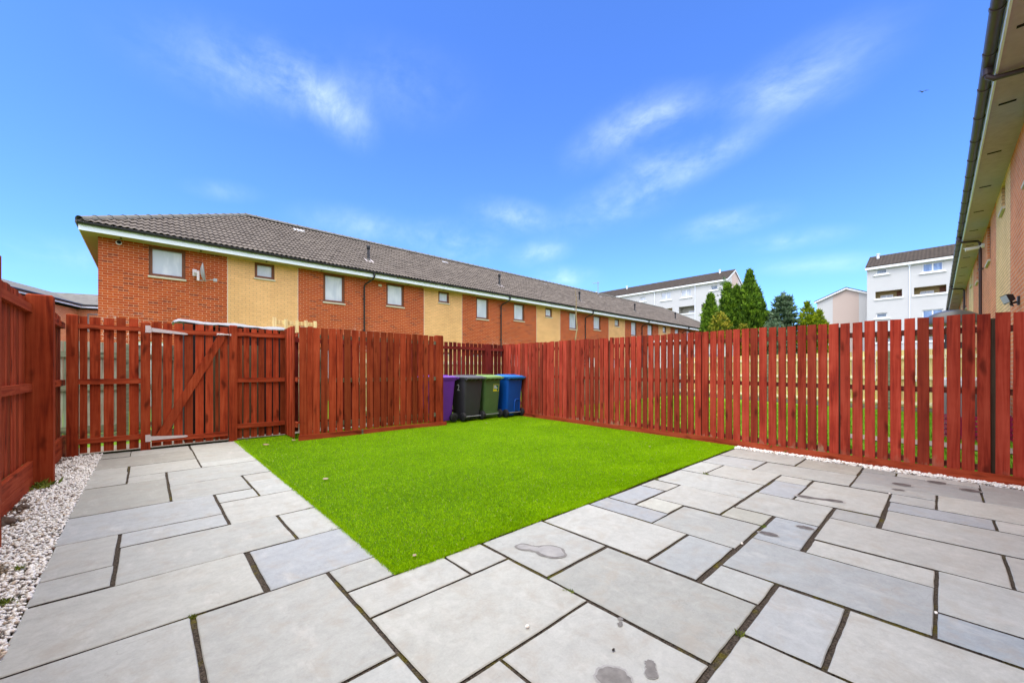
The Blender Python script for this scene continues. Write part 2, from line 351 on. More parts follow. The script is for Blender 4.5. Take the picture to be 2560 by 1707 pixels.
patch([(1.862,1.905,.040,.046,0),(1.897,1.83,.033,.066,.3),(1.950,1.737,.074,.094,.35)], M['puddle'], .0036, seed=1)
patch([(1.325,.86,.055,.07,.6),(1.30,.82,.06,.07,0)], M['wet'], seed=2)
patch([(1.661,1.041,.016,.012,0)], M['wet'], seed=3); patch([(1.627,1.02,.02,.014,.4)], M['wet'], seed=4)
patch([(1.493,.797,.03,.022,.5),(1.475,.785,.02,.025,0)], M['wet'], seed=5); patch([(1.45,.771,.028,.03,.3)], M['wet'], seed=6)
patch([(3.32,.852,.038,.062,.15)], M['soaked'], seed=7); patch([(3.655,.70,.035,.056,.1)], M['soaked'], seed=8)
patch([(4.54,.86,.045,.07,.2),(4.565,.76,.03,.06,.2),(4.60,.66,.045,.075,.2)], M['soaked'], seed=9)
patch([(5.77,.28,.07,.075,.1)], M['soaked'], seed=10); patch([(5.49,.29,.035,.05,.2)], M['soaked'], seed=11)
patch([(6.15,.035,.07,.075,0)], M['soaked'], seed=12); patch([(5.985,-.19,.06,.075,0)], M['soaked'], seed=13)

# ------------------------------------------------------------------ artificial turf
def turf_z(x, y): return .004 + .006*np.sin(x*1.3 + .5*y) * np.sin(y*1.1) + .004*np.sin(x*3.1 - y*2.3)
def fence_x(y): return 7.21 - (7.9 - y)*.65/8.7
n = 70; gx, gy = np.meshgrid(np.linspace(0, 1, n), np.linspace(2.155, 8.14, n)); GX = 1.085 + gx*(fence_x(gy) - 1.12); GX = np.where(gx == 0, 1.085, GX)
vv = np.stack([GX, gy, turf_z(GX, gy)], -1).reshape(-1, 3); idx = np.arange(n*n).reshape(n, n)
ff = np.stack([idx[:-1,:-1], idx[:-1,1:], idx[1:,1:], idx[1:,:-1]], -1).reshape(-1, 4)
m = NT('green turf backing'); p = m.obj()
M['turf_base'] = m.done(m.ramp(m.noise(p, 40, 4, .7), (.3, (.035, .085, .003)), (.7, (.10, .22, .006))), .9, .1)
struct(mesh_np('lawn', vv, ff, M['turf_base'], smooth=True))
m = NT('artificial grass fibre'); isl = m.island(); p = m.obj()
big = m.noise(p, 1.1, 4, .65, .5); mid = m.noise(p, 11, 3, .7)
k = m.math('ADD', m.math('MULTIPLY', isl, .30), m.math('ADD', m.math('MULTIPLY', big, .46), m.math('MULTIPLY', mid, .34)))
col = m.ramp(k, (.30, (.138, .275, .001)), (.52, (.248, .475, .001)), (.80, (.38, .62, .006)))
col = m.mix(m.math('GREATER_THAN', isl, .988), col, (.55, .46, .22, 1))
M['turf'] = m.done(col, .7, .04)
def blades(name, N, xs, ys, zf, mat, hmin, hmax, w, lean=.5):
    a = RNG.uniform(0, 2*PI, N); h = RNG.uniform(hmin, hmax, N); ww = RNG.uniform(.6, 1.3, N)*w
    z = zf(xs, ys); d = np.stack([np.cos(a), np.sin(a)], 1); la = RNG.uniform(0, 2*PI, N); le = RNG.uniform(0, lean, N)*h
    base = np.stack([xs, ys, z], 1); off = np.concatenate([d*ww[:,None]/2, np.zeros((N,1))], 1)
    tip = base + np.stack([np.cos(la)*le, np.sin(la)*le, h], 1)
    V = np.stack([base - off, base + off, tip], 1).reshape(-1, 3); F = np.arange(3*N).reshape(N, 3)
    return mesh_np(name, V, F, mat)
N = 640000
ys = 2.15 + 5.97*RNG.random(N)**1.6; xs = 1.07 + RNG.random(N)*(fence_x(ys) - 1.10)
ed = RNG.random(N) < .02; xs[ed] = 1.075 + RNG.normal(-.002, .010, ed.sum())
e2 = RNG.random(N) < .02; ys[e2] = 2.155 + RNG.normal(-.002, .009, e2.sum()); xs[e2] = 1.07 + RNG.random(e2.sum())*5.75
h_ = turf_z
turf = blades('artificial_grass', N, xs, ys, turf_z, M['turf'], .008, .017, .0040, 1.1)
struct(turf, 'bright green artificial turf filling the lawn between the patio and the red fences', 'stuff')
N = 60000; xs = RNG.uniform(6.95, 16.6, N); ys = RNG.uniform(-.85, 8.3, N); keep = (xs > fence_x(ys) + .16) & ~((xs > 9.15) & (xs < 10.05) & (ys < 1.3)); xs, ys = xs[keep], ys[keep]
struct(blades('grass_blades', len(xs), xs, ys, lambda x, y: -.05 + 0*x, M['grass'], .03, .09, .012, .8), 'neighbouring garden grass seen through the gaps of the long red fence', 'stuff')

# ------------------------------------------------------------------ gravel
m = NT('white marble chip'); base = m.node('ShaderNodeAttribute', attribute_name='tone').outputs['Color']
M['gravel'] = m.done(m.mix(m.math('MULTIPLY', m.noise(m.obj(), 60, 3), .15), base, (.55, .48, .42, 1)), .6, .3)
bm = bmesh.new(); bmesh.ops.create_icosphere(bm, subdivisions=1, radius=1); IV = np.array([v.co[:] for v in bm.verts]); IF = np.array([[v.index for v in f.verts] for f in bm.faces]); bm.free()
def gravel(name, xs, ys, zs, size, tones):
    N = len(xs); q = RNG.normal(size=(N,4)); q /= np.linalg.norm(q, axis=1)[:,None]; w,x,y,z = q.T
    Rm = np.stack([1-2*(y*y+z*z), 2*(x*y-z*w), 2*(x*z+y*w), 2*(x*y+z*w), 1-2*(x*x+z*z), 2*(y*z-x*w), 2*(x*z-y*w), 2*(y*z+x*w), 1-2*(x*x+y*y)], 1).reshape(N,3,3)
    sc = size[:,None]*RNG.uniform(.55, 1.15, (N,3)); P = IV[None]*RNG.uniform(.82, 1.15, (N, len(IV), 1))*sc[:,None,:]
    P = np.einsum('nij,nkj->nki', Rm, P); P[:,:,2] *= .75; P += np.stack([xs, ys, zs], 1)[:,None,:]
    F = (IF[None] + (np.arange(N)*len(IV))[:,None,None]).reshape(-1, 3)
    T = np.repeat(tones, len(IV), axis=0); T = np.concatenate([T, np.ones((len(T),1))], 1)
    return mesh_np(name, P.reshape(-1,3), F, M['gravel'], attr=T)
def tones(N, dirty=0):
    t = np.array([.90,.885,.845])[None]*RNG.uniform(.80, 1.05, (N,1)); u = RNG.random(N)
    t[u < .07] = np.array([.55,.46,.36])*RNG.uniform(.8,1.1,((u < .07).sum(),1)); t[(u > .07) & (u < .10)] = (.33,.30,.28); t[u > .985] = (.16,.09,.06)
    return t
N = 14000; ys = 1.7 + 6.4*RNG.random(N)**1.35; xs = -.86 + RNG.random(N)*(.385 + np.clip((5-ys)*.012, 0, .03)); layer = RNG.random(N)
xs = np.where((ys > 6.2) & (ys < 8.1), xs, xs); T = tones(N)
soil = (xs < -.80 + .05*np.sin(ys*5)) & (RNG.random(N) < .55); T[soil] = np.array([.13,.085,.06])*RNG.uniform(.6,1.6,(soil.sum(),1))
for cy, cx, rr in ((3.75,-.70,.10),(7.0,-.66,.05),(7.25,-.74,.06),(4.9,-.80,.09),(5.3,-.80,.05)):
    s_ = ((xs-cx)**2 + ((ys-cy)*.8)**2 < rr*rr) & (RNG.random(N) < .7); T[s_] = np.array([.20,.155,.10])*RNG.uniform(.5,1.5,(s_.sum(),1))
struct(gravel('white_gravel', xs, ys, -.018 + .03*layer**.7, RNG.uniform(.0075,.0155,N), T), 'strip of white stone chips along the foot of the left fence', 'stuff')
N = 3000; ys = RNG.uniform(-.84, 2.14, N); f0 = fence_x(ys) - .05; i0 = np.where(ys > 1.24, 6.58, np.where(ys > .65, 6.50, 6.42)); xs = i0 + (f0 - i0)*RNG.random(N)
struct(gravel('white_gravel', xs, ys, -.012 + .028*RNG.random(N), RNG.uniform(.010,.019,N), tones(N)*1.04), 'narrow line of white stone chips between the patio and the long right fence', 'stuff')
M['bed'] = plain('dark gravel bed', (.16, .13, .10), .95, var=.4, scale=14)
struct(sheet('soil_strip', -.93, -.485, 1.2, 8.1, -.022, M['bed'])); struct(sheet('soil_strip', 6.40, 6.86, -.86, 2.15, -.020, M['bed']))

# ------------------------------------------------------------------ fences
def pickets(mb, spans, z0, z1, t0, t1, j=.006, seed=0):
    r_ = random.Random(seed)
    for k, (a, b) in enumerate(spans):
        za = z1(a) if callable(z1) else z1; zb = z0(a) if callable(z0) else z0
        d = r_.uniform(-j, j); l = r_.uniform(-.004, .004); tt = r_.uniform(-.003, .003); w = r_.uniform(-.003, .003); zt = za + r_.uniform(-.009, .009)
        P = [(a,t0+tt,zb),(b,t0+tt,zb),(b,t1+tt,zb),(a,t1+tt,zb),(a+l-w,t0+tt,zt+d/2),(b+l+w,t0+tt,zt-d/2),(b+l+w,t1+tt,zt-d/2),(a+l-w,t1+tt,zt+d/2)]
        mid = [tuple((P[i][q]+P[i+4][q])/2 + (r_.uniform(-.003,.003) if q == 0 else 0) for q in range(3)) for i in range(4)]
        mb.loft([P[:4], mid, P[4:]])
def post(parent, x0, x1, y0, y1, z0, z1, mat, cap=.012):
    mb = MB(); e = cap
    mb.loft([[(x0,y0,z0),(x1,y0,z0),(x1,y1,z0),(x0,y1,z0)], [(x0,y0,z1-e),(x1,y0,z1-e),(x1,y1,z1-e),(x0,y1,z1-e)], [(x0+e,y0+e,z1),(x1-e,y0+e,z1),(x1-e,y1-e,z1),(x0+e,y1-e,z1)]])
    return mb.build('post', mat, parent)
def bar(name, parent, mat, *a):
    mb = MB(); mb.box(*a); return mb.build(name, mat, parent)

# long right fence, local x runs from the far corner towards the house, local -y faces the patio
p0, p1 = Vector((7.21, 7.9)), Vector((6.56, -.80)); dv = (p1-p0).normalized()
rf = thing('picket_fence', 'long red picket fence on the right, running from the bins to the near terrace', 'fence', (p0.x, p0.y, 0), math.atan2(dv.y, dv.x))
far = [(.066,.169),(.2,.31),(.336,.452),(.484,.597),(.618,.736),(.762,.878),(.903,1.021),(1.036,1.152),(1.176,1.285),(1.313,1.426),(1.449,1.565),(1.58,1.699),(1.722,1.832),(1.853,1.967),(1.988,2.104),(2.123,2.238),(2.254,2.368),(2.392,2.5),(2.519,2.63),(2.656,2.765),(2.789,2.892),(2.919,3.023),(3.049,3.151),(3.174,3.278),(3.312,3.411),(3.432,3.54)]
far = [(-.32,-.21),(-.19,-.08),(-.06,.045)] + far + [(3.563+.1275*k, 3.563+.1275*k+.101) for k in range(10)]
near = [(4.837,4.936),(4.966,5.06),(5.089,5.184),(5.212,5.307),(5.34,5.430),(5.456,5.553),(5.584,5.674),(5.702,5.795),(5.828,5.922),(5.949,6.038),(6.071,6.160),(6.192,6.284),(6.316,6.405),(6.436,6.524),(6.553,6.642),(6.67,6.760),(6.788,6.877),(6.908,7.0),(7.027,7.117),(7.147,7.238),(7.267,7.357),(7.384,7.473),(7.501,7.588),(7.619,7.707),(7.733,7.823),(7.85,7.937),(7.965,8.058),(8.074,8.162),(8.19,8.272),(8.31,8.400),(8.424,8.512),(8.535,8.625)]
topz = lambda s: 1.887 - .0115*s
allp = far + near; cuts = [-1, 1.30, 3.295, 5.20, 7.01, 8.29, 9]
for k in range(6):
    mb = MB(); pickets(mb, [(q[0]-.002, q[1]+.004) if q[0] > 4.8 else (q[0]+.001, q[1]-.003) for q in allp if cuts[k] < q[0] <= cuts[k+1]], .085, topz, -.022, 0, seed=k); mb.build('picket_panel', M['red_worn'], rf)
M['post_back'] = wood('dark bare fence post', (.050,.032,.020), (.03,.02,.012), 'z')
M['red_rail_back'] = wood('thinly stained rail', (.125, .035, .022), (.07, .02, .014), 'x')
for a, b in zip([-.1]+[c+.045 for c in cuts[1:-1]], [c-.045 for c in cuts[1:-1]]+[8.66]):
    for zr, h in ((-.165, .065), (-.83, .062)):
        mb = MB(); za, zb_ = topz(a)+zr, topz(b)+zr
        mb.loft([[(a,.001,za-h/2),(a,.046,za-h/2),(a,.046,za+h/2),(a,.001,za+h/2)], [(b,.001,zb_-h/2),(b,.046,zb_-h/2),(b,.046,zb_+h/2),(b,.001,zb_+h/2)]]); mb.build('rail', M['red_rail_back'], rf, fix=True)
    bar('rail', rf, M['red_rail_back'], a, b, .001, .046, .11, .172)
for c in cuts[1:-1]: post(rf, c-.044, c+.044, .002, .09, -.1, topz(c)-.05, M['post_back'])
for a, b in ((-.1, 1.9), (1.905, 3.55), (3.555, 5.43), (5.435, 7.25), (7.254, 8.67)): bar('gravel_board', rf, M['red_x'], a, b, -.046, -.0235, -.02, .098 + .004*math.sin(a*9))

# left fence, local x runs from the gate corner towards the house, local +y faces the garden
lf = thing('picket_fence', 'red close boarded fence at the left edge above the strip of white chips', 'fence', (-.91, 8.44, 0), -PI/2)
Y = lambda y: 8.44 - y
sp = [(.04 + .098*k, .04 + .098*k + .094) for k in range(72)]
zl = lambda s: 1.945 + .012*math.sin(s*2.3)
bays = [-.1, 2.15, 4.22, 6.3, 7.2]
for k in range(4):
    mb = MB(); pickets(mb, [q for q in sp if bays[k] <= q[0] < bays[k+1]], .26, zl, -.020, -.001, seed=20+k)
    for a, b in [q for q in sp if bays[k] <= q[0] < bays[k+1]][::2]: mb.box(a+.07, b+.026, -.034, -.0235, .27, zl(a)-.004)
    mb.build('picket_panel', M['red_v'], lf)
    a = bays[k] + (.05 if k else .02 + .1); b = bays[k+1] - .05
    for z0, z1 in ((1.775, 1.855), (.975, 1.055)): bar('rail', lf, M['red_x'], a, b, .0005, .045, z0, z1)
    for z0, z1 in ((-.03, .132), (.136, .272)): bar('gravel_board', lf, M['red_x'], a, b, .012, .05, z0, z1)
for c in bays[1:-1]: post(lf, c-.052, c+.052, .001, .185, -.1, 1.965, M['red_v'])

# fence bay to the left of the gate with the corner post and the hinge post
def bay(name, label, x, panels, posts, rails, mat=None, ybase=8.12):
    t = thing(name, label, 'fence', (x, ybase, 0)); mb = MB()
    pickets(mb, [(a-x, b-x) for a, b in panels[0]], panels[1], panels[2], 0, .02, seed=int(100*x) % 97); mb.build('picket_panel', mat or M['red_v'], t)
    for a, b, z0, z1 in rails: bar('rail', t, M['red_x'] if not mat else M['red_shaded_x'], a-x, b-x, -.042, -.0005, z0, z1)
    for a, b, z1, y0, y1 in posts: post(t, a-x, b-x, y0, y1, -.1, z1, mat or M['red_v'])
    return t
bay('picket_fence', 'red picket fence bay between the left corner post and the gate', -.76, ([(-.706,-.631),(-.604,-.499),(-.47,-.368),(-.339,-.238),(-.206,-.104)], .03, 1.948),
    [(-.823,-.714,1.958,-.06,.06), (-.084,.024,1.912,-.055,.045)], [(-.713,-.085,z0,z1) for z0, z1 in ((1.769,1.836),(.992,1.068),(.166,.236))])
bay('picket_fence', 'narrow red picket fence bay between the gate latch post and the bin store', 1.05, ([(1.115,1.181),(1.206,1.29),(1.315,1.40),(1.428,1.513),(1.541,1.626),(1.652,1.737),(1.765,1.84)], .03, 1.912),
    [(1.0,1.108,1.945,-.055,.045)], [(1.109,1.825,z0,z1) for z0, z1 in ((1.769,1.842),(.985,1.06),(.20,.275))])

# gate
g = thing('garden_gate', 'red ledged and braced garden gate with galvanised strap hinges', 'gate', (.03, 8.12, 0))
G_ = [(.037,.149),(.166,.271),(.295,.40),(.425,.525),(.558,.661),(.687,.788),(.816,.859),(.875,.984)]
mb = MB(); pickets(mb, [(a-.03, b-.03) for a, b in G_], .035, 1.92, 0, .02, seed=5); mb.build('picket_panel', M['red_v'], g)
bar('rail', g, M['red_x'], .008, .952, -.036, -.0005, 1.756, 1.826); bar('rail', g, M['red_x'], .008, .952, -.036, -.0005, .095, .165)
a, b = Vector((.045, 0, .166)), Vector((.925, 0, 1.755)); d = (b-a).normalized(); nrm = Vector((-d.z, 0, d.x))*.05
bx = MB(); zc = lambda q: q
bx.loft([[(a.x-.004,-.034,.166),(a.x+.116,-.034,.166),(a.x+.116,-.0008,.166),(a.x-.004,-.0008,.166)], [(b.x-.112,-.034,1.755),(b.x+.008,-.034,1.755),(b.x+.008,-.0008,1.755),(b.x-.112,-.0008,1.755)]])
bx.build('brace', M['red_v'], g, fix=True)
for z in (1.80, .163):
    hb = MB(); hb.box(-.062, -.006, -.0615, -.0565, z-.045, z+.06); e = -.0395 if z > 1 else -.0395
    hb.loft([[(-.003,e-.006,z-.03),(-.003,e,z-.03),(-.003,e,z+.032),(-.003,e-.006,z+.032)], [(.40,e-.006,z-.052 if z > 1 else z-.028),(.40,e,z-.052 if z > 1 else z-.028),(.40,e,z-.022 if z > 1 else z+.004),(.40,e-.006,z-.022 if z > 1 else z+.004)], [(.43,e-.006,z-.045 if z > 1 else z-.018),(.43,e,z-.045 if z > 1 else z-.018),(.43,e,z-.034 if z > 1 else z-.007),(.43,e-.006,z-.034 if z > 1 else z-.007)]])
    hb.cyl((-.005, -.052, z), (0,0,1), .009, .085, 10)
    hb.build('strap_hinge', M['galv'], g, fix=True)
hb = MB(); hb.cyl((.905, -.047, 1.782), (1,0,0), .008, .20, 10); hb.box(.80,.90,-.0405,-.0365,1.765,1.80); hb.box(.975,.995,-.056,-.052,1.768,1.796); hb.box(.83,.842,-.06,-.037,1.772,1.792); hb.box(.88,.892,-.06,-.037,1.772,1.792)
hb.build('bolt', M['galv'], g)

# bin store screen: side panel, front panel, end post
st = thing('picket_fence', 'red picket screen standing on the turf left of the wheelie bins', 'fence', (1.85, 7.30, 0))
mb = MB(); pickets(mb, [(a-1.85, b-1.85) for a, b in [(1.868,1.978),(1.982,2.066),(2.075,2.184),(2.203,2.315),(2.335,2.45),(2.467,2.57),(2.602,2.712),(2.74,2.855),(2.878,2.989),(3.012,3.124),(3.143,3.26),(3.284,3.399),(3.421,3.535),(3.552,3.666),(3.686,3.8),(3.821,3.931),(3.953,4.061),(4.083,4.193),(4.215,4.32),(4.342,4.449)]], .10, 1.92, -.02, 0, seed=31)
mb.build('picket_panel', M['red_v'], st)
for z0, z1 in ((1.737,1.805),(.975,1.05),(.20,.285)): bar('rail', st, M['grey_wood'], .012, 2.66, .0005, .042, z0, z1)
bar('gravel_board', st, M['red_x'], -.002, 1.05, -.045, -.0215, -.02, .098); bar('gravel_board', st, M['red_x'], 1.085, 2.745, -.045, -.0215, -.02, .092)
bar('gravel_board', st, M['grey_wood'], 1.051, 1.084, -.043, -.0215, -.02, .094)
post(st, 2.663, 2.832, -.022, .085, -.1, 1.935, M['red_v']); bar('post_foot', st, M['red_x'], 2.748, 2.90, -.048, -.0225, -.02, .085)
mb = MB()
for k in range(8): pickets(mb, [(.20 + .087*k, .20 + .087*k + .084)], .03, 1.945 - .002*k, .001, .02 - .008*(k % 2), seed=50+k)
side = mb.build('picket_panel', M['red_v'], st); side.rotation_euler = (0, 0, PI/2)
for z0, z1 in ((1.737,1.805),(.975,1.05),(.20,.285)): bar('rail', st, M['red_y'], .0005, .04, .07, .85, z0+.02, z1+.02)
post(st, .055, .13, .05, .13, -.1, 1.93, M['grey_wood'])

# back fence behind the bins
pk = [(5.312-.128*k, 5.312-.128*k+.096) for k in range(26, 0, -1)] + [(5.312,5.408),(5.449,5.54),(5.571,5.668),(5.701,5.798),(5.834,5.93),(5.967,6.057),(6.095,6.187),(6.222,6.318),(6.35,6.444),(6.479,6.548),(6.76,6.86),(6.899,7.004),(7.029,7.136),(7.171,7.272)]
bay('picket_fence', 'red picket fence across the back, behind the wheelie bins', 4.6, (pk, .04, 1.885), [(6.553,6.722,1.882,-.06,.05), (3.6,3.7,1.88,-.06,.05)],
    [(a, b, z0, z1) for a, b in ((1.95,3.598),(3.702,6.551),(6.724,7.20)) for z0, z1 in ((1.71,1.78),(.95,1.02),(.16,.23))], M['red_shaded'], 8.2)
# pale fences of the neighbours
def pale(label, p0, p1, h, gap, w=.10, seed=0, rail='pale_rail'):
    p0, p1 = Vector(p0), Vector(p1); d = p1-p0; L = d.length; t = thing('timber_fence', label, 'fence', (p0.x, p0.y, -.05), math.atan2(d.y, d.x)); mb = MB()
    pickets(mb, [(q*(w+gap), q*(w+gap)+w) for q in range(int(L/(w+gap)))], .16, h, 0, .02, seed=seed); mb.build('picket_panel', M['pale_wood'], t)
    for z in (h-.22, h*.55, .26): bar('rail', t, M[rail], 0, L, .0205, .06, z-.05, z+.05)
    bar('gravel_board', t, M['grey_wood'], 0, L, .0205, .045, -.05, .155)
    for q in range(int(L/1.9)+1): post(t, q*1.9-.04, q*1.9+.04, .061, .14, -.1, h-.02, M['grey_wood'])
    return t
pale('new pale timber fence across the far end of the neighbouring garden', (16.25, -.75), (19.6, 8.9), 1.85, .022, seed=3).rotation_euler.z
M['pale_save'] = M['pale_wood']; M['pale_wood'] = wood('old grey boards', (.23,.21,.15), (.13,.12,.08), 'z')
pale('old grey timber fence behind the left end of the gate fence', (-.29, 9.75), (-1.7, 9.75), 1.72, .006, seed=8, rail='grey_wood')
pale('old grey timber fence behind the garden gate and the shed', (3.0, 9.80), (-.19, 9.80), 1.70, .006, seed=9, rail='grey_wood'); M['pale_wood'] = M['pale_save']
pale('low new pale timber fence in the garden behind the wheelie bins', (8.9, 9.9), (3.2, 9.9), 1.68, .012, seed=4)
M['pale_wood'] = wood('old grey fence boards', (.21,.19,.13), (.12,.11,.07), 'z')
pale('weathered grey timber fence running away from the far end of the right fence', (7.5, 8.4), (19.4, 9.0), 1.35, .03, seed=6, rail='grey_wood'); M['pale_wood'] = M['pale_save']

# ------------------------------------------------------------------ wheelie bins
def rrect(w, y0, y1, r, z, n=5, sk=0):
    pts = []; x0, x1 = -w/2, w/2
    for cx, cy, a0 in ((x1-r, y0+r, -90), (x1-r, y1-r, 0), (x0+r, y1-r, 90), (x0+r, y0+r, 180)):
        for k in range(n+1):
            a = R(a0 + 90*k/n); pts.append((cx + r*math.cos(a), cy + r*math.sin(a), z + sk*(cy + r*math.sin(a))))
    return pts
def text_mesh(txt, size, mat, parent, name='number'):
    cu = bpy.data.curves.new(name, 'FONT'); cu.body = txt; cu.size = size; cu.extrude = .0015; cu.offset = .0012
    tmp = bpy.data.objects.new('tmp', cu); COL.objects.link(tmp)
    dg = bpy.context.evaluated_depsgraph_get(); me = bpy.data.meshes.new_from_object(tmp.evaluated_get(dg)); bpy.data.objects.remove(tmp)
    me.name = name; me.materials.clear(); me.materials.append(mat)
    o = bpy.data.objects.new(name, me); COL.objects.link(o); o.parent = parent; return o
def plastic(name, c):
    m = NT(name); p = m.obj(); n = m.noise(p, 5, 4, .6); k = m.math('MULTIPLY_ADD', n, .3, .85)
    col = m.mix(1.0, (*c, 1), m.node('ShaderNodeCombineColor', {0: k, 1: k, 2: k}).outputs[0], 'MULTIPLY')
    col = m.mix(m.math('MULTIPLY', m.smooth(m.noise(m.scale(p, (9, 9, 2.2)), 1, 4, .7), .58, .8), .25), col, tuple(min(1, q*1.6+.03) for q in c) + (1,))
    m.bump(m.noise(p, 180, 2), .12, .002)
    return m.done(col, m.math('MULTIPLY_ADD', n, .25, .33), .35)
def wheelie(label, c, lidc, x, y, rz, recess_shade=True, arch=False, apron=False):
    t = thing('wheelie_bin', label, 'bin', (x, y, .018), rz, 'wheelie bins in the corner of the red fences')
    bodym, lidm = plastic('bin plastic', c), plastic('bin lid plastic', lidc)
    mb = MB()
    mb.loft([rrect(.44,.075,.50,.05,.035), rrect(.455,.055,.53,.055,.10), rrect(.53,-.015,.63,.06,.90), rrect(.535,-.02,.64,.06,.945), rrect(.565,-.035,.66,.06,.95), rrect(.575,-.04,.67,.06,.985)])
    if recess_shade is False: pass
    for sx in (-.10, .10) if not arch else (): mb.loft([[(sx-.012,-.010+.0,.86),(sx+.012,-.010,.86),(sx+.012,.03,.86),(sx-.012,.03,.86)], [(sx-.012,.045,.20),(sx+.012,.045,.20),(sx+.012,.09,.20),(sx-.012,.09,.20)]])
    body = mb.build('body', bodym, t, smooth=True)
    yb = lambda z: -.015 + (.90 - z)/.80*.07
    if arch:
        path = [(.02, yb(.12)-.004, .12), (.02, yb(.36)-.004, .36), (.035, yb(.41)-.004, .41), (.06, yb(.43)-.004, .43), (.15, yb(.43)-.004, .43), (.175, yb(.41)-.004, .41), (.19, yb(.36)-.004, .36), (.19, yb(.12)-.004, .12)]
        mb = MB(); mb.tube(path, .016, 8); mb.build('moulded_arch', bodym, t, smooth=True)
    if recess_shade:
        x0 = .02 if arch else -.06
        mb = MB(); mb.loft([[(x0,yb(.06)-.006,.055),(x0+.165,yb(.06)-.006,.055),(x0+.165,.12,.055),(x0,.12,.055)], [(x0+.012,yb(.13)-.004,.135),(x0+.153,yb(.13)-.004,.135),(x0+.153,.12,.135),(x0+.012,.12,.135)]]); mb.build('foot_recess_shade', M['dark'], t, fix=True)  # solid dark block; the shade of a foot recess is its colour
    else:
        mb = MB(); mb.loft([[(-.22,.05,.06),(.22,.05,.06),(.22,.09,.06),(-.22,.09,.06)], [(-.222,.034,.155),(.222,.034,.155),(.222,.09,.155),(-.222,.09,.155)]]); mb.build('axle_cover', bodym, t, fix=True, bevel=.004)
    mb = MB()
    mb.loft([rrect(.575,-.045,.69,.06,.990), rrect(.59,-.055,.70,.065,.998), rrect(.59,-.055,.70,.065,1.018), rrect(.54,-.02,.66,.06,1.036, sk=.012), rrect(.44,.06,.58,.06,1.046, sk=.012)])
    mb.box(-.16, .16, .12, .50, 1.044, 1.066)
    lid = mb.build('lid', lidm, t, smooth=True, bevel=0)
    mb = MB(); mb.tube([(-.27,-.055,.985),(-.27,-.10,.985),(.27,-.10,.985),(.27,-.055,.985)], .014, 8)
    for sx in (-.23,-.10,.03,.16,.25): mb.loft([[(sx-.012,-.115,.985),(sx+.012,-.115,.985),(sx+.012,-.02,.93),(sx-.012,-.02,.93)], [(sx-.012,-.108,1.004),(sx+.012,-.108,1.004),(sx+.012,-.02,.998),(sx-.012,-.02,.998)]])
    mb.box(-.285, .285, -.112, -.05, .999, 1.013)
    mb.build('handle', lidm, t, smooth=True, fix=True)
    for sx in (-1, 1):
        mb = MB(); mb.loft([[(sx*.25 + sx*w_*.5, .045 + rr*math.cos(q*PI/10), .10 + rr*math.sin(q*PI/10)) for q in range(20)] for w_, rr in ((-.02,.085),(0,.100),(.09,.100),(.11,.085))])
        wheel = mb.build('wheel', M['rubber'], t, smooth=True, fix=True)
        mb = MB(); mb.cyl((sx*.308, .045, .10), (1,0,0), .055, .006, 18); mb.cyl((sx*.313, .045, .10), (1,0,0), .018, .012, 10); mb.build('hub', M['black_plastic'], wheel, smooth=True)
    mb = MB(); mb.cyl((0, .045, .10), (1,0,0), .011, .50, 10); mb.build('axle', M['grey_metal'], t, smooth=True)
    return t, body, yb
wheelie('purple wheelie bin turned sideways, half hidden behind the end post of the red screen', (.135,.030,.31), (.21,.07,.48), 5.16, 7.79, PI/2)
t, b, yb = wheelie('charcoal wheelie bin marked with a white 2, between the purple and the green bins', (.042,.041,.050), (.13,.135,.16), 5.58, 7.38, 0)
n2 = text_mesh('2', .21, M['white'], t); n2.rotation_euler = (R(90+2), 0, -PI/2); n2.location = (-.262, .30, .70)
t, b, yb = wheelie('green wheelie bin with a yellow edged sticker, between the charcoal and the blue bins', (.088,.160,.056), (.22,.36,.13), 6.19, 7.43, 0, recess_shade=False)
M['st_y'] = plain('yellow sticker', (.75,.66,.03), .5, var=.03); M['st_g'] = plain('dark green sticker', (.012,.15,.085), .5, var=.03)
s = MB(); a_ = -.075*1.0; th_ = math.atan(.07/.80)
def sq(mb, x0, x1, z0, z1, d, mi): mb.quad((x0, yb(z0)-d, z0), (x1, yb(z0)-d, z0), (x1, yb(z1)-d, z1), (x0, yb(z1)-d, z1), mi)
sq(s, .02, .20, .655, .825, .003, 0); sq(s, .03, .19, .665, .815, .0042, 1); sq(s, .03, .135, .668, .708, .0052, 0)
for zz, x1 in ((.79, .105), (.765, .125), (.738, .155)): sq(s, .037, x1, zz-.008, zz+.008, .0054, 2)
s.build('sticker', [M['st_y'], M['st_g'], M['white']], t)
wheelie('blue wheelie bin nearest the corner, touching the long right fence', (.003,.080,.40), (.022,.19,.58), 6.845, 7.33, 0, arch=True)

# ------------------------------------------------------------------ building helpers (local x left to right seen from outside, wall plane y = 0, outside is -y)
def wall(mb, x0, x1, z0, z1, holes=(), dep=.10, mi=0):
    hs = [h for h in holes if h[0] < x1 and h[1] > x0]
    xs = sorted({x0, x1, *[min(max(v, x0), x1) for h in hs for v in h[:2]]}); zs = sorted({z0, z1, *[min(max(v, z0), z1) for h in hs for v in h[2:4]]})
    for a, b in zip(xs, xs[1:]):
        for c, d in zip(zs, zs[1:]):
            if not any(h[0]-1e-6 <= a and b <= h[1]+1e-6 and h[2]-1e-6 <= c and d <= h[3]+1e-6 for h in hs): mb.quad((a,0,c),(b,0,c),(b,0,d),(a,0,d), mi)
    for a, b, c, d in hs:
        mb.quad((a,0,c),(a,dep,c),(a,dep,d),(a,0,d), mi); mb.quad((b,0,c),(b,0,d),(b,dep,d),(b,dep,c), mi)
        mb.quad((a,0,d),(a,dep,d),(b,dep,d),(b,0,d), mi); mb.quad((a,0,c),(b,0,c),(b,dep,c),(a,dep,c), mi)
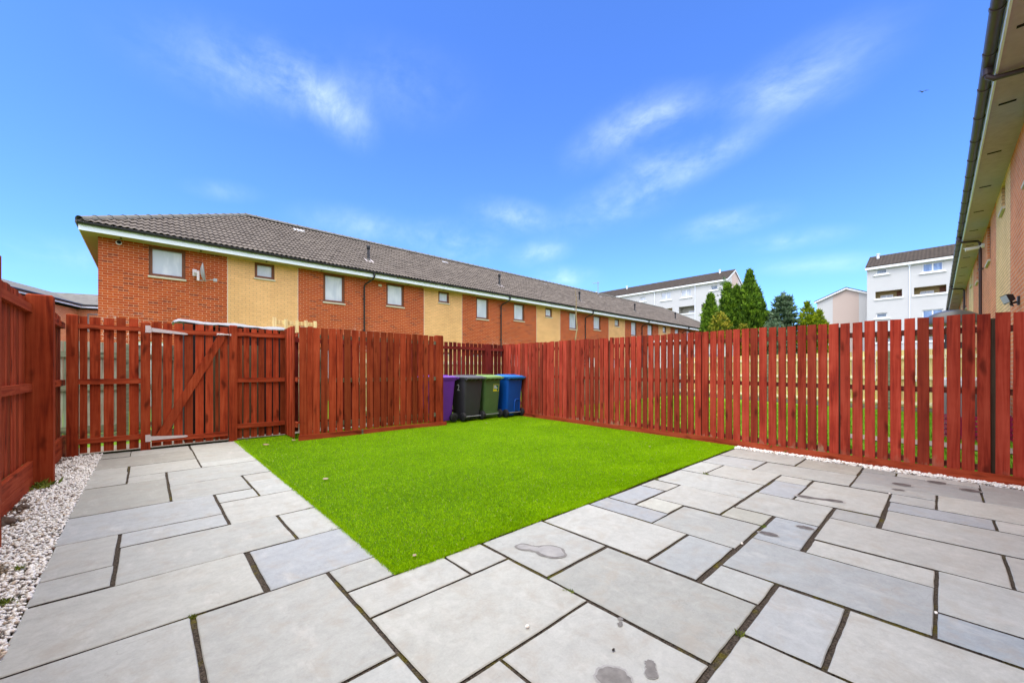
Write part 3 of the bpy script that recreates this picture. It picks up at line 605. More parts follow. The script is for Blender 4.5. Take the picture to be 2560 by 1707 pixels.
def window(parent, h, dep, frame, glass, fw=.06, mull=(), sill=None, sp=.06, sm='sill', tilt=0, name='window', sillx=.03):
    a, b, c, d = h; y0 = dep - .055
    mb = MB()
    mb.box(a, a+fw, y0, dep+.01, c, d); mb.box(b-fw, b, y0, dep+.01, c, d); mb.box(a+fw, b-fw, y0+.001, dep+.01, c, c+fw); mb.box(a+fw, b-fw, y0+.001, dep+.01, d-fw, d)
    for q in mull: mb.box(q-fw*.7, q+fw*.7, y0+.002, dep+.01, c+fw, d-fw)
    f = mb.build(name, frame, parent)
    mb = MB(); mb.box(a+fw*.9, b-fw*.9, dep-.022, dep+.004, c+fw*.9, d-fw*.9); mb.build('pane', glass, f)
    if sill: mb = MB(); mb.box(a-sillx, b+sillx, -sp, dep-.056, c-.055 if sill is True else c-sill, c-.001); mb.build('sill', M[sm], f)
    return f

def tiled_slope(x0, x1, run, rise, gauge=.345, roll=.15, hipl=True, hipr=True, y0=0, z0=0, res=6, over=.0, mat=None, parent=None, name='roof'):
    """real pantile courses: wavy rows with a lip, clipped to the hips. slope climbs from (y0,z0) to (y0+run,z0+rise)"""
    L = math.hypot(run, rise); rows = int(math.ceil(L/gauge)); cy, cz = run/L, rise/L; ny, nz = -cz, cy
    n = int((x1-x0)/roll*res)+1; X = np.linspace(x0, x1, n); h = .017*(np.cos(2*PI*X/roll) + 1)**1.0
    V = []; F = []; jit = np.random.default_rng(3)
    for r in range(rows):
        v0, v1 = r*gauge - .03, min((r+1)*gauge + .05, L); b = len(V)*0 + sum(len(q) for q in V)
        tj = np.repeat(jit.uniform(-.004, .004, n//(2*res)+2), 2*res)[:n]
        for v, up in ((v0+.012, .024), (v0, .040), (v1, .004)):
            lift = up + h + tj
            V.append(np.stack([X, y0 + v*cy + lift*ny, z0 + v*cz + lift*nz], 1))
        i = np.arange(n-1)
        for k in range(2): F.append(np.stack([b+k*n+i, b+k*n+i+1, b+(k+1)*n+i+1, b+(k+1)*n+i], 1))
    V = np.concatenate(V); F = np.concatenate(F)
    me = bpy.data.meshes.new(name); me.from_pydata(V.tolist(), [], F.tolist())
    bm = bmesh.new(); bm.from_mesh(me)
    for flag, px, sx in ((hipl, x0, 1), (hipr, x1, -1)):
        if flag:
            nv = Vector((sx*1.0, -1.0, 0)).normalized()
            bmesh.ops.bisect_plane(bm, geom=bm.verts[:]+bm.edges[:]+bm.faces[:], plane_co=(px, y0, z0), plane_no=nv, clear_inner=True)
    bm.to_mesh(me); bm.free(); me.materials.append(mat); me.polygons.foreach_set('use_smooth', [True]*len(me.polygons)); me.set_sharp_from_angle(angle=R(50))
    o = bpy.data.objects.new(name, me); COL.objects.link(o); o.parent = parent; return o
def ridge_caps(mb, a, b, r=.115, l=.42):
    a, b = Vector(a), Vector(b); n = max(1, int((b-a).length/l)); d = (b-a)/n; u = d.normalized(); s_ = u.cross(Vector((0,0,1))).normalized(); w = s_.cross(u).normalized()
    for k in range(n):
        rings = []
        for q, e in ((0, 1.14), (.06, 1.14), (.065, 1.0), (1.02, 1.0)):
            c = a + d*(k+q); rings.append([tuple(c + s_*math.cos(t)*r*e + w*(math.sin(t)*r*e - .03)) for t in [PI*i/8 for i in range(9)]])
        mb.loft(rings, closed=False)
m = NT('weathered brown grey concrete tile'); p = m.obj(); isl = m.noise(m.scale(p, (3.3, 2.9, 2.9)), 1, 2)
n = m.noise(p, 1.3, 5, .7); n2 = m.noise(p, 28, 3, .7)
k = m.math('ADD', m.math('MULTIPLY', n, .4), m.math('ADD', m.math('MULTIPLY', n2, .35), m.math('MULTIPLY', isl, .25)))
M['tile'] = m.done(m.ramp(k, (.32, (.062, .052, .046)), (.5, (.128, .108, .096)), (.68, (.20, .172, .150))), .85, .25)
M['cap'] = plain('grey mossy ridge tile', (.155, .150, .135), .9, var=.4, scale=5)

def terrace(name, label, loc, rz, x0, x1, base, dps, brickm, zs=5.17, oh=.5, ohx=.33, soff='soffit', ground=True, fine=True, hipl=True, hipr=True, panels=None, wins=None, gut='black_plastic', fh=.14, depth=8.2, soffit_vents=True):
    t = thing(name, label, 'house', loc, rz)
    panels = panels if panels is not None else [(b+2.85, b+5.10) for b in base]
    if wins is None:
        wins = []
        for b in base: wins += [(b+(.93 if b > 0 else .81), b+(1.80 if b > 0 else 1.71), 4.12 if b > 0 else 4.19, zs-.02, 1), (b+3.66, b+4.30, 4.58, zs-.02, 2), (b+6.03, b+6.88, 3.98, zs-.02, 1)]
    gw = []
    if ground:
        for b in base: gw += [(b+.4, b+1.35, .05, 2.1, 3), (b+3.3, b+4.5, .95, 2.1, 2), (b+5.7, b+6.9, .75, 2.1, 1)]
    allw = [w for w in wins + gw if x0 < w[0] and w[1] < x1]; holes = [w[:4] for w in allw]
    segs = []; cur = x0
    for a, b in panels:
        if a >= x1: break
        segs.append((cur, a, 0)); segs.append((a, min(b, x1), 1)); cur = min(b, x1)
    if cur < x1: segs.append((cur, x1, 0))
    mb = MB()
    for a, b, k in segs:
        if k == 0: wall(mb, a, b, -.1, zs, holes)
    mb.quad((x0,0,-.1),(x0,0,zs),(x0,depth,zs),(x0,depth,-.1)); mb.quad((x1,0,-.1),(x1,depth,-.1),(x1,depth,zs),(x1,0,zs)); mb.quad((x0,depth,-.1),(x0,depth,zs),(x1,depth,zs),(x1,depth,-.1))
    mb.build('brick_wall', brickm, t)
    for a, b, k in segs:
        if k == 1:
            mb = MB(); wall(mb, a+.012, b-.012, -.1, zs, holes); mb.quad((a-.006,-.003,-.1),(a+.012,-.003,-.1),(a+.012,-.003,zs),(a-.006,-.003,zs),1); mb.quad((b-.012,-.003,-.1),(b+.004,-.003,-.1),(b+.004,-.003,zs),(b-.012,-.003,zs),1)
            mb.build('buff_panel', [M['buff' if fine else 'buff_brightened'], M['seam']], t)
    for w in allw:
        if w[4] == 3: 
            mb = MB(); mb.box(w[0], w[1], .05, .12, w[2], w[3]); d_ = mb.build('door', M['white'], t); mb = MB(); mb.box(w[0]+.12, w[0]+.24, .03, .05, 1.0, 1.04); mb.build('handle', M['galv'], d_)
        else: window(t, w[:4], .10, M['brown_frame'], M['glass'], fw=.09, sill=True, sp=.045, sillx=.02)
    run = oh + depth/2; zf = zs + fh; e = .03
    xa, xb = x0 - (ohx if hipl else .05), x1 + (ohx if hipr else .05)
    mb = MB(); mb.quad((xa,-oh,zs),(xa,0,zs),(xb,0,zs),(xb,-oh,zs))
    if hipl: mb.quad((xa,0,zs),(xa,depth+oh,zs),(x0,depth+oh,zs),(x0,0,zs))
    if hipr: mb.quad((x1,0,zs),(x1,depth+oh,zs),(xb,depth+oh,zs),(xb,0,zs))
    so = mb.build('soffit', M[soff], t)
    if soffit_vents:
        mb = MB(); q = xa + .8; mb.box(0, .05, -.31, -.15, zs-.006, zs-.001); sv = mb.build('soffit_vent', M['dark'], so); sv.location.x = q
        while q + 1.9 < xb: q += 1.9; c_ = sv.copy(); COL.objects.link(c_); c_.parent = so; c_.location.x = q
    mb = MB(); mb.box(xa, xb, -oh-.022, -oh, zs-.012, zf+.10)
    if hipl: mb.box(xa-.022, xa, -oh-.022, depth+oh, zs-.012, zf+.10)
    if hipr: mb.box(xb, xb+.022, -oh-.022, depth+oh, zs-.012, zf+.10)
    mb.build('fascia', M['fascia'], t)
    mb = MB(); gy = -oh - .025 - .058
    prof = [(gy + .058*math.cos(a), zf + .055 + .058*math.sin(a)) for a in [PI + PI*i/10 for i in range(11)]]
    prof = [(gy-.058, zf+.066)] + prof + [(gy+.058, zf+.066)] + [(gy + .052*math.cos(a), zf + .057 + .052*math.sin(a)) for a in [2*PI - PI*i/10 for i in range(11)]]
    mb.loft([[(x, y, z) for y, z in prof] for x in (xa-.04, xb+.04)])
    gt = mb.build('gutter', M[gut], t, smooth=True, fix=True)
    q = xa + .4; br = None
    while q < xb:
        if br: c_ = br.copy(); COL.objects.link(c_); c_.parent = gt; c_.location.x = q - (xa + .4); q += .92; continue
        mb = MB(); mb.loft([[(x, gy + .066*math.cos(a), zf + .055 + .066*math.sin(a)) for a in [PI + PI*i/10 for i in range(11)]] + [(x, gy + .058*math.cos(a), zf+.055 + .058*math.sin(a)) for a in [2*PI - PI*i/10 for i in range(11)]] for x in (q, q+.05)]); q += .92; br = mb.build('gutter_bracket', M[gut], gt, smooth=True, fix=True)
    rise = run*math.tan(R(30)); zr = zf + .085
    tiled_slope(xa, xb, run, rise, y0=-oh-.07, z0=zr, hipl=hipl, hipr=hipr, res=6 if fine else 4, mat=M['tile'], parent=t)
    mb = MB(); rx0, rx1 = xa + (run if hipl else 0), xb - (run if hipr else 0); yr = run - oh - .07; zt = zr + rise; yb_ = depth + oh
    mb.add([(xa,yb_,zr),(xb,yb_,zr),(rx1,yr,zt),(rx0,yr,zt)], [(0,1,2,3)])
    if hipl: mb.add([(xa,-oh-.07,zr+.01),(xa,yb_,zr),(rx0,yr,zt)], [(0,1,2)])
    else: mb.add([(xa,-oh,zr),(xa,yb_,zr),(xa,yr,zt-.03)], [(0,1,2)])
    if hipr: mb.add([(xb,-oh-.07,zr+.01),(rx1,yr,zt),(xb,yb_,zr)], [(0,1,2)])
    else: mb.add([(xb,-oh,zr),(xb,yr,zt-.03),(xb,yb_,zr)], [(0,1,2)])
    if hipl:                                            # tile noses along the hip end eave
        q = -oh
        while q < yb_-.3: mb.loft([[(xa-.09, q, zr-.035), (xa-.09, q+.14, zr-.035), (xa-.09, q+.14, zr+.012), (xa-.09, q+.07, zr+.035), (xa-.09, q, zr+.012)], [(xa+.25, q, zr+.10), (xa+.25, q+.14, zr+.10), (xa+.25, q+.14, zr+.16), (xa+.25, q+.07, zr+.19), (xa+.25, q, zr+.16)]]); q += .15
    mb.build('roof', M['tile'], t)
    mb = MB(); ridge_caps(mb, (rx0, yr, zt+.05), (rx1, yr, zt+.05))
    if hipl: ridge_caps(mb, (xa+.0, -oh-.06, zr+.045), (rx0, yr, zt+.035))
    if hipr: ridge_caps(mb, (xb+.02, -oh-.09, zr+.06), (rx1, yr, zt+.05))
    mb.build('ridge_tiles', M['cap'], t, smooth=True)
    for d in dps:                                       # outlet, swan neck and pipe down the wall
        mb = MB(); mb.cyl((d, gy, zf-.02), (0,0,1), .048, .12, 12); mb.tube([(d, gy, zf-.05), (d, gy, zf-.13), (d-.03, gy+.06, zf-.22), (d-.20, -.10, zs-.27), (d-.22, -.06, zs-.36), (d-.22, -.06, 0)] if fine else [(d, gy, zf-.02), (d, gy, zf-.10), (d, gy+.05, zf-.15), (d, -.11, zs-.08), (d, -.06, zs-.16), (d, -.06, 0)], .034, 10)
        q = zs - .9
        while q > .4: mb.cyl((d-.22 if fine else d, -.06, q), (0,0,1), .045, .05, 10); mb.box((d-.22 if fine else d)-.07, (d-.22 if fine else d)+.07, -.035, -.002, q-.015, q+.015); q -= 1.35
        mb.build('downpipe', M[gut], t, smooth=True)
    t['zr'] = zr; t['yr'] = yr
    return t, (zr, yr, zt, rx0, rx1, run, rise)
BASE = [-.8, 6.99, 14.85, 22.70, 30.45, 38.1]
ta, ra = terrace('terraced_house', 'long two storey red brick terrace with buff panels behind the gate and bin store', (0, 17, 0), 0, -1.10, 46.6, BASE, [b + .12 for b in BASE[1:]] , M['brick'])
def on_roof(y):  # height of the front slope over facade-local y
    return ra[0] + (y + .57)*ra[6]/ra[5]
for k, d in enumerate((7.45, 15.4, 23.1, 30.75, 38.4)):
    y = .85; z = on_roof(y); mb = MB(); mb.tube([(d, y, z-.1), (d, y, z+.52)], .055, 12); mb.tube([(d, y, z+.50), (d, y, z+.53), (d, y, z+.68), (d, y, z+.72)], [.055, .078, .078, .03], 12)
    mb.tube([(d, y, z-.02), (d, y, z+.10)], [.13, .06], 12); v_ = mb.build('vent_pipe', M['black_plastic'], ta, smooth=True)
    mb = MB(); mb.add([(d-.2, y-.30, on_roof(y-.30)+.055), (d+.2, y-.30, on_roof(y-.30)+.055), (d+.17, y+.12, on_roof(y+.12)+.05), (d-.17, y+.12, on_roof(y+.12)+.05)], [(0,1,2,3)]); mb.build('flashing', M['galv'], v_)
mb = MB(); mb.cyl((-.66, -.02, 5.07), (0,1,0), .07, .07, 18); fl = mb.build('flue', M['galv'], ta, smooth=True); mb = MB(); mb.cyl((-.655, -.045, 5.08), (0,1,0), .052, .03, 18); mb.build('flue_mouth', M['dark'], fl)
mb = MB(); mb.box(7.55, 7.70, -.02, .02, 4.93, 5.02); mb.build('air_vent', M['sill'], ta)
for d, yv in ((5.0, 3.35), (13.1, 3.3), (22.0, 3.3), (29, 3.2), (35.5, 3.2)):
    mb = MB(); z = on_roof(yv) + .05; mb.add([(d, yv, z), (d+.45, yv, z), (d+.45, yv+.22, on_roof(yv+.22)+.05), (d, yv+.22, on_roof(yv+.22)+.05)], [(0,1,2,3)]); mb.build('flashing', M['fascia'], ta)

# near terrace on the right: faces +y, its wall stands just behind the camera's right shoulder
rzb = PI + .0055
WINB = [(-9.75, -8.9, 3.98, 4.99, 1), (-13.05, -12.4, 4.42, 4.99, 2), (-16.5, -15.55, 3.98, 4.99, 1), (-20.6, -19.75, 4.1, 4.99, 1), (-23.7, -23.0, 4.45, 4.99, 2), (-27.9, -27.0, 4.0, 4.99, 1), (-31.5, -30.6, 4.0, 4.99, 1), (-35, -34.3, 4.45, 4.99, 2),
        (-5.6, -4.4, 1.0, 2.2, 1), (-2.9, -2.0, .05, 2.15, 3), (.6, 2.0, .9, 2.2, 1), (-12.4, -11.6, .05, 2.15, 3), (3.2, 4.2, 4.0, 4.99, 1), (-1.5, -.6, 4.0, 4.99, 1)]
tb, rb = terrace('terraced_house', 'near brick terrace at the right edge with brown gutter and tan soffit', (0, -.915, 0), rzb, -44, 6.5, [], [-8.05, -17.7, -27.6, -37.2], M['brick_brightened'], zs=5.01, oh=.38, ground=False, fine=False, hipl=False, hipr=False,
                panels=[(-39, -36.6), (-33.8, -31.9), (-25.3, -22.4), (-14.15, -11.6), (-3.2, -.9)], wins=WINB, gut='gutter_b', soff='soffit_tinted', fh=.10)

# ------------------------------------------------------------------ far buildings
m = NT('off white roughcast'); p = m.obj(); n = m.noise(p, 14, 4, .75); n2 = m.noise(p, .35, 4, .6)
k = m.math('ADD', m.math('MULTIPLY', n, .16), m.math('MULTIPLY_ADD', n2, .14, .84))
M['harl'] = m.done(m.mix(1.0, (.545,.545,.55,1), m.node('ShaderNodeCombineColor', {0: k, 1: k, 2: k}).outputs[0], 'MULTIPLY'), .95, .1); m.bump(n, .5, .03)
M['harl_pink'] = plain('pinkish roughcast', (.53, .43, .385), .95, .1, var=.08, scale=12, bump=.3)
M['tan'] = plain('tan balcony wall', (.40, .31, .155), .9, var=.1, scale=3)
M['tan_grey'] = plain('grey balcony wall', (.36, .35, .30), .9, var=.1, scale=3)
m = NT('dark brown tile roof'); p = m.obj(); x, y, z = m.xyz(p)
w1 = m.math('SINE', m.math('MULTIPLY', x, 2*PI/.33)); w2 = m.math('FRACT', m.math('MULTIPLY', z, 1/.19))
n = m.noise(p, 2.4, 5, .75)
kk = m.math('ADD', m.math('MULTIPLY', w1, .06), m.math('ADD', m.math('MULTIPLY', w2, .12), n))
M['dark_roof'] = m.done(m.ramp(kk, (.30, (.022, .018, .015)), (.72, (.066, .052, .044))), .9, .2); m.bump(m.math('ADD', w1, m.math('MULTIPLY', w2, 1.2)), .6, .03)
m = NT('grey slate roof'); p = m.obj(); z = m.xyz(p)[2]; w2 = m.math('FRACT', m.math('MULTIPLY', z, 1/.13)); n = m.noise(m.scale(p, (1,1,3)), 2.6, 5, .7)
M['slate'] = m.done(m.ramp(m.math('ADD', m.math('MULTIPLY', w2, .16), n), (.35, (.10,.096,.092)), (.8, (.20,.19,.18))), .85, .25)

def flats(name, label, loc, L, depth, H, ridge, wins, balcs, dps, gabled_left=True, vents=(), glass='glass_dark'):
    """local x left to right on the facade, y inward"""
    t = thing(name, label, 'flats', loc, -PI/2); holes = [w[:4] for w in wins] + [b[:4] for b in balcs]
    mb = MB()
    wall(mb, 0, L, -.1, H, [w[:4] for w in wins] + [b[:4] for b in balcs], dep=.18)
    mb.quad((0,0,-.1),(0,0,H),(0,depth,H),(0,depth,-.1)); mb.quad((L,0,-.1),(L,depth,-.1),(L,depth,H),(L,0,H)); mb.quad((0,depth,-.1),(0,depth,H),(L,depth,H),(L,depth,-.1))
    for x in (0, L): mb.add([(x,0,H),(x,depth,H),(x,depth/2,ridge)], [(0,1,2)])
    mb.build('wall', M['harl'], t)
    for x in (0, L):
        mb = MB(); s_ = -1 if x == 0 else 1; x_ = x + s_*.004
        mb.add([(x_,depth*.3,-.1),(x_,depth*.74,-.1),(x_,depth*.74,H+(ridge-H)*.50),(x_,depth*.5,ridge-.12),(x_,depth*.3,H+(ridge-H)*.58)], [(0,1,2,3,4)]); mb.build('gable_panel', M['harl_pink'], t)
    for w in wins:
        a, b, c, d = w[:4]; f = window(t, (a, b, c, d), .18, M['white'], M[w[5]] if len(w) > 5 else M[glass], fw=.09, mull=[(a+b)/2] if w[4] == 2 else ())
        mb = MB(); mb.loft([[(a-.28,-.14,c-.20),(b+.28,-.14,c-.20),(b+.28,-.004,c-.20),(a-.28,-.004,c-.20)], [(a-.04,-.10,c+.02),(b+.04,-.10,c+.02),(b+.04,-.004,c+.05),(a-.04,-.004,c+.05)]]); mb.build('sill', M['white'], f, fix=True)
    for a, b, c, d, tan in balcs:
        mb = MB(); q = 1.25; mb.quad((a,q,c-.9),(b,q,c-.9),(b,q,d),(a,q,d)); mb.quad((a,.18,c-.9),(a,q,c-.9),(a,q,d),(a,.18,d)); mb.quad((b,.18,c-.9),(b,.18,d),(b,q,d),(b,q,c-.9)); mb.quad((a,.18,d),(b,.18,d),(b,q,d),(a,q,d)); mb.quad((a,.18,c-.9),(a,q,c-.9),(b,q,c-.9),(b,.18,c-.9))
        mb.quad((a,.18,c-.9),(b,.18,c-.9),(b,.18,c),(a,.18,c))
        bl = mb.build('balcony', M[tan], t)
        mb = MB(); mb.box(a-.12, b+.12, -.10, .19, c-.20, c+.02); mb.build('sill', M['white'], bl)
        mid = a + (b-a)*(.40 if b-a < 2.6 else .66)
        mb = MB(); mb.box(mid-.55, mid+.55, q-.06, q-.005, c-.02, c+.5); ff_ = mb.build('window_frame', M['white'], bl); mb = MB(); mb.box(mid-.48, mid-.03, q-.075, q-.058, c+.03, c+.44); mb.box(mid+.03, mid+.48, q-.075, q-.058, c+.03, c+.44); mb.build('pane', M['glass'], ff_)
        if b-a < 2.6: mb = MB(); mb.box(b-.52, b-.03, q-.05, q-.004, c-.9, d-.06); mb.build('door', M['brown_frame'], bl)
    mb = MB(); o = .35; e = .12
    sl = (ridge-H)/(depth/2)
    for z_ in (0, .14):
        pass
    mb.add([(-e,-o,H-o*sl+.14),(L+e,-o,H-o*sl+.14),(L+e,depth/2,ridge+.14),(-e,depth/2,ridge+.14)], [(0,1,2,3)]); mb.add([(-e,depth+o,H-o*sl+.14),(L+e,depth+o,H-o*sl+.14),(L+e,depth/2,ridge+.14),(-e,depth/2,ridge+.14)], [(3,2,1,0)])
    for x in (-e, L+e): mb.add([(x,-o,H-o*sl),(x,depth/2,ridge),(x,depth+o,H-o*sl),(x,depth+o,H-o*sl+.14),(x,depth/2,ridge+.14),(x,-o,H-o*sl+.14)], [(0,1,2,3,4,5)])
    mb.quad((-e,-o,H-o*sl),(L+e,-o,H-o*sl),(L+e,-o,H-o*sl+.14),(-e,-o,H-o*sl+.14))
    roof = mb.build('roof', M['dark_roof'], t)
    mb = MB(); mb.box(-e, L+e, -o-.02, -o+.02, H-o*sl-.26, H-o*sl+.02); mb.quad((-e,-o,H-o*sl-.25),(-e,0,H-o*sl-.25),(L+e,0,H-o*sl-.25),(L+e,-o,H-o*sl-.25))
    for x in (-e-.012, L+e+.012): mb.loft([[(x-.01,-o,H-o*sl-.22),(x-.01,depth/2,ridge-.22),(x-.01,depth/2,ridge+.02),(x-.01,-o,H-o*sl+.02)], [(x+.01,-o,H-o*sl-.22),(x+.01,depth/2,ridge-.22),(x+.01,depth/2,ridge+.02),(x+.01,-o,H-o*sl+.02)]]); mb.loft([[(x-.01,depth+o,H-o*sl-.22),(x-.01,depth/2,ridge-.22),(x-.01,depth/2,ridge+.02),(x-.01,depth+o,H-o*sl+.02)], [(x+.01,depth+o,H-o*sl-.22),(x+.01,depth/2,ridge-.22),(x+.01,depth/2,ridge+.02),(x+.01,depth+o,H-o*sl+.02)]])
    mb.build('fascia', M['white'], t, fix=True)
    for d in dps: mb = MB(); mb.cyl((d,-.08,H/2), (0,0,1), .055, H, 8); mb.box(d-.13, d+.13, -.2, -.003, H-.55, H-.25); mb.build('downpipe', M['fascia'], t)
    for x, y in vents: z_ = H + y*sl; mb = MB(); mb.cyl((x, y, z_+.30), (0,0,1), .14, .7, 10); mb.cyl((x, y, z_+.66), (0,0,1), .19, .10, 10); mb.build('roof_vent', M['white'], roof)
    return t
# right hand block: left end at y = 6.1, facade x = 64
YR = 6.12
def WR(y0, y1, z0, z1, n=1, g='glass_dark'): return (YR-y1, YR-y0, z0, z1, n, g)
wr = []
for z0, z1, z2, z3 in ((12.62, 13.2, 12.15, 13.12), (7.42, 7.99, 6.95, 7.93), (2.3, 2.9, 1.75, 2.75)):
    for s_ in (0, -9.6): wr += [WR(4.34+s_, 5.31+s_, z0, z1), WR(-.11+s_, 1.47+s_, z2, z3, 2, 'glass_blue')]
bl = []
for z0, z1 in ((9.70, 10.55), (4.5, 5.35)):
    for s_ in (0, -9.6): bl += [(YR-5.37-s_, YR-3.09-s_, z0, z1, 'tan'), (YR-2.13-s_, YR+.35-s_, z0, z1, 'tan')]
flats('flats_block', 'white four storey block of flats rising beside the right hand gutter', (64, YR, 0), 18.5, 8.4, 13.62, 15.55, wr, bl, (YR-2.48, YR+7.1), vents=((.75, 2.9), (9, 2.9)))
YL = 62.0
wl = []; bl = []
def WL(y0, y1, z0, z1, n=1, g='glass'): return (YL-y1, YL-y0, z0, z1, n, g)
for z0 in (13.72, 8.3, 2.9):
    wl += [WL(36.2, 37.25, z0+.0, z0+.72), WL(31.5, 33.2, z0-.35, z0+.98, 2), WL(28.05, 29.7, z0-.35, z0+.98, 2), WL(23.9, 24.95, z0+.2, z0+.9, 1, 'glass_dark'), WL(41.5, 43.2, z0-.35, z0+.98, 2), WL(48.5, 50.2, z0-.35, z0+.98, 2)]
for z0 in (10.65, 5.2):
    bl += [(YL-30.1, YL-27.5, z0, z0+1.2, 'tan_grey'), (YL-26.4, YL-24.6, z0, z0+1.2, 'tan_grey'), (YL-33.8, YL-31.2, z0, z0+1.2, 'tan')]
flats('flats_block', 'long white block of flats behind the far end of the brick terrace and the conifers', (66, YL, 0), YL-22.5, 6.6, 15.45, 17.25, wl, bl, (YL-34.4, YL-27.35), vents=((YL-24.5, 2.6), (YL-41.5, 2.6), (YL-48.5, 2.4)))
# lower gabled wing, gable towards the camera
gb = thing('gabled_building', 'low white gabled building with a pinkish gable panel, left of the white flats', 'building', (70, 12.0, 0), -PI/2)
mb = MB(); W_, e_, a_ = 6.4, 10.95, 12.35
mb.add([(0,0,-.1),(W_,0,-.1),(W_,0,e_),(W_/2,0,a_),(0,0,e_),(0,12,-.1),(W_,12,-.1),(W_,12,e_),(W_/2,12,a_),(0,12,e_)], [(0,1,2,3,4),(5,9,8,7,6),(0,4,9,5),(1,6,7,2)]); mb.build('wall', M['harl'], gb)
mb = MB(); mb.add([(1.75,-.004,-.1),(4.5,-.004,-.1),(4.5,-.004,e_+.62),(W_/2,-.004,a_-.12),(1.75,-.004,e_+.52)], [(0,1,2,3,4)]); mb.build('gable_panel', M['harl_pink'], gb)
mb = MB()
for s_ in (-1, 1):
    x0 = W_/2; x1 = W_/2 + s_*(W_/2+.3); z1 = e_ - .13
    mb.loft([[(x0,-.25,a_+.02),(x1,-.25,z1+.02),(x1,-.25,z1+.14),(x0,-.25,a_+.14)], [(x0,12.2,a_+.02),(x1,12.2,z1+.02),(x1,12.2,z1+.14),(x0,12.2,a_+.14)]])
mb.build('roof', M['dark_roof'], gb, fix=True)
mb = MB()
for s_ in (-1, 1): x0 = W_/2; x1 = W_/2 + s_*(W_/2+.3); z1 = e_ - .13; mb.loft([[(x0,-.29,a_-.18),(x1,-.29,z1-.18),(x1,-.29,z1+.03),(x0,-.29,a_+.03)], [(x0,-.255,a_-.18),(x1,-.255,z1-.18),(x1,-.255,z1+.03),(x0,-.255,a_+.03)]])
mb.build('bargeboard', M['white'], gb, fix=True)
# flat roofed white garage seen through the fence
ga = thing('garage', 'low white flat roofed garage seen between the red pickets below the conifers', 'garage', (20.3, 10.6, 0), -R(52))
mb = MB(); mb.box(0, 4.1, 0, 3.2, -.1, 2.62); mb.build('wall', M['harl'], ga)
mb = MB(); mb.box(-.1, 4.2, -.1, 3.3, 2.62, 2.80); mb.build('roof', M['white'], ga)
mb = MB(); mb.box(.9, 3.3, -.03, -.002, 0, 2.05); mb.build('door', M['grey_metal'], ga)

# grey roofed houses far left, an L with its inner corner towards us
hl = thing('terraced_house', 'far low terrace with grey slate roofs meeting in a valley, behind the left fence', 'house', (-3.4, 38.1, 0), R(-19.6))
mb = MB(); E_ = 5.15; RZ = 6.5
mb.add([(0,0,-.1),(16,0,-.1),(16,0,E_),(0,0,E_),(0,-22,-.1),(0,-22,E_)], [(0,1,2,3),(4,0,3,5)])
mb.add([(-4.6,-22,-.1),(-4.6,4.6,-.1),(16,4.6,-.1),(-4.6,-22,E_),(-4.6,4.6,E_),(16,4.6,E_),(0,-22,-.1),(0,-22,E_),(16,0,-.1),(16,0,E_)], [(0,1,4,3),(1,2,5,4),(6,0,3,7),(2,8,9,5)])
mb.build('brick_wall', M['brick_brightened'], hl)
mb = MB(); a = .4; q = 2.3; zc = E_+.22
mb.add([(a,-a,zc),(a,-22.3,zc),(-q,-22.3,RZ),(-q,q,RZ),(16.3,-a,zc),(16.3,q,RZ)], [(0,3,2,1),(0,4,5,3)])
mb.add([(-q,q,RZ),(-q,-22.3,RZ),(-5,-22.3,zc),(-5,5,zc),(16.3,5,zc),(16.3,q,RZ)], [(0,1,2,3),(0,3,4,5)])
mb.build('roof', M['slate'], hl)
mb = MB(); mb.box(a-.02, a, -22.3, -a, zc-.15, zc-.04); mb.box(a, 16.3, -a-.02, -a, zc-.15, zc-.04); mb.build('fascia', M['fascia'], hl)
mb = MB(); mb.tube([(a+.06,-22.3,zc+.02),(a+.06,-a-.06,zc+.02),(16.3,-a-.06,zc+.02)], .06, 8); mb.build('gutter', M['black_plastic'], hl)
for x0, x1 in ((.5, 1.25), (1.55, 2.3), (6, 7.5)): window(hl, (x0, x1, 3.7, 4.9), .03, M['grey_metal'], M['glass'], fw=.07)
f = window(hl, (.3, 1.4, 3.7, 4.85), .02, M['white'], M['glass_dark'], fw=.07); f.rotation_euler = (0,0,PI/2); f.location = (.02, -5, 0)

# ------------------------------------------------------------------ trees
def foliage_mat(name, c0, c1, c2):
    m = NT(name); isl = m.island(); p = m.obj(); n = m.smooth(m.noise(p, 3.4, 3, .6), .30, .70)
    k = m.math('ADD', m.math('MULTIPLY', isl, .45), m.math('MULTIPLY', n, .55))
    col = m.ramp(k, (.2, c0), (.5, c1), (.85, c2)); m.done(col, .65, .25)
    tr = m.node('ShaderNodeBsdfTranslucent', {'Color': col}); mx = m.node('ShaderNodeMixShader', {0: .25}); m.l.new(m.b.outputs[0], mx.inputs[1]); m.l.new(tr.outputs[0], mx.inputs[2]); m.l.new(mx.outputs[0], m.out.inputs[0])
    return m.mat
FOL = {'green': foliage_mat('dark green cypress sprays', (.030,.075,.007), (.105,.21,.016), (.24,.39,.026)),
       'blue': foliage_mat('blue green spruce needles', (.040,.085,.042), (.115,.19,.10), (.28,.38,.24)),
       'lime': foliage_mat('yellow green cypress sprays', (.075,.13,.004), (.20,.28,.008), (.40,.47,.018)),
       'gold': foliage_mat('golden variegated leaves', (.06,.11,.006), (.20,.22,.012), (.50,.42,.05))}
M['bark'] = plain('dark bark', (.055,.040,.030), .95, var=.4, scale=8, bump=.5)
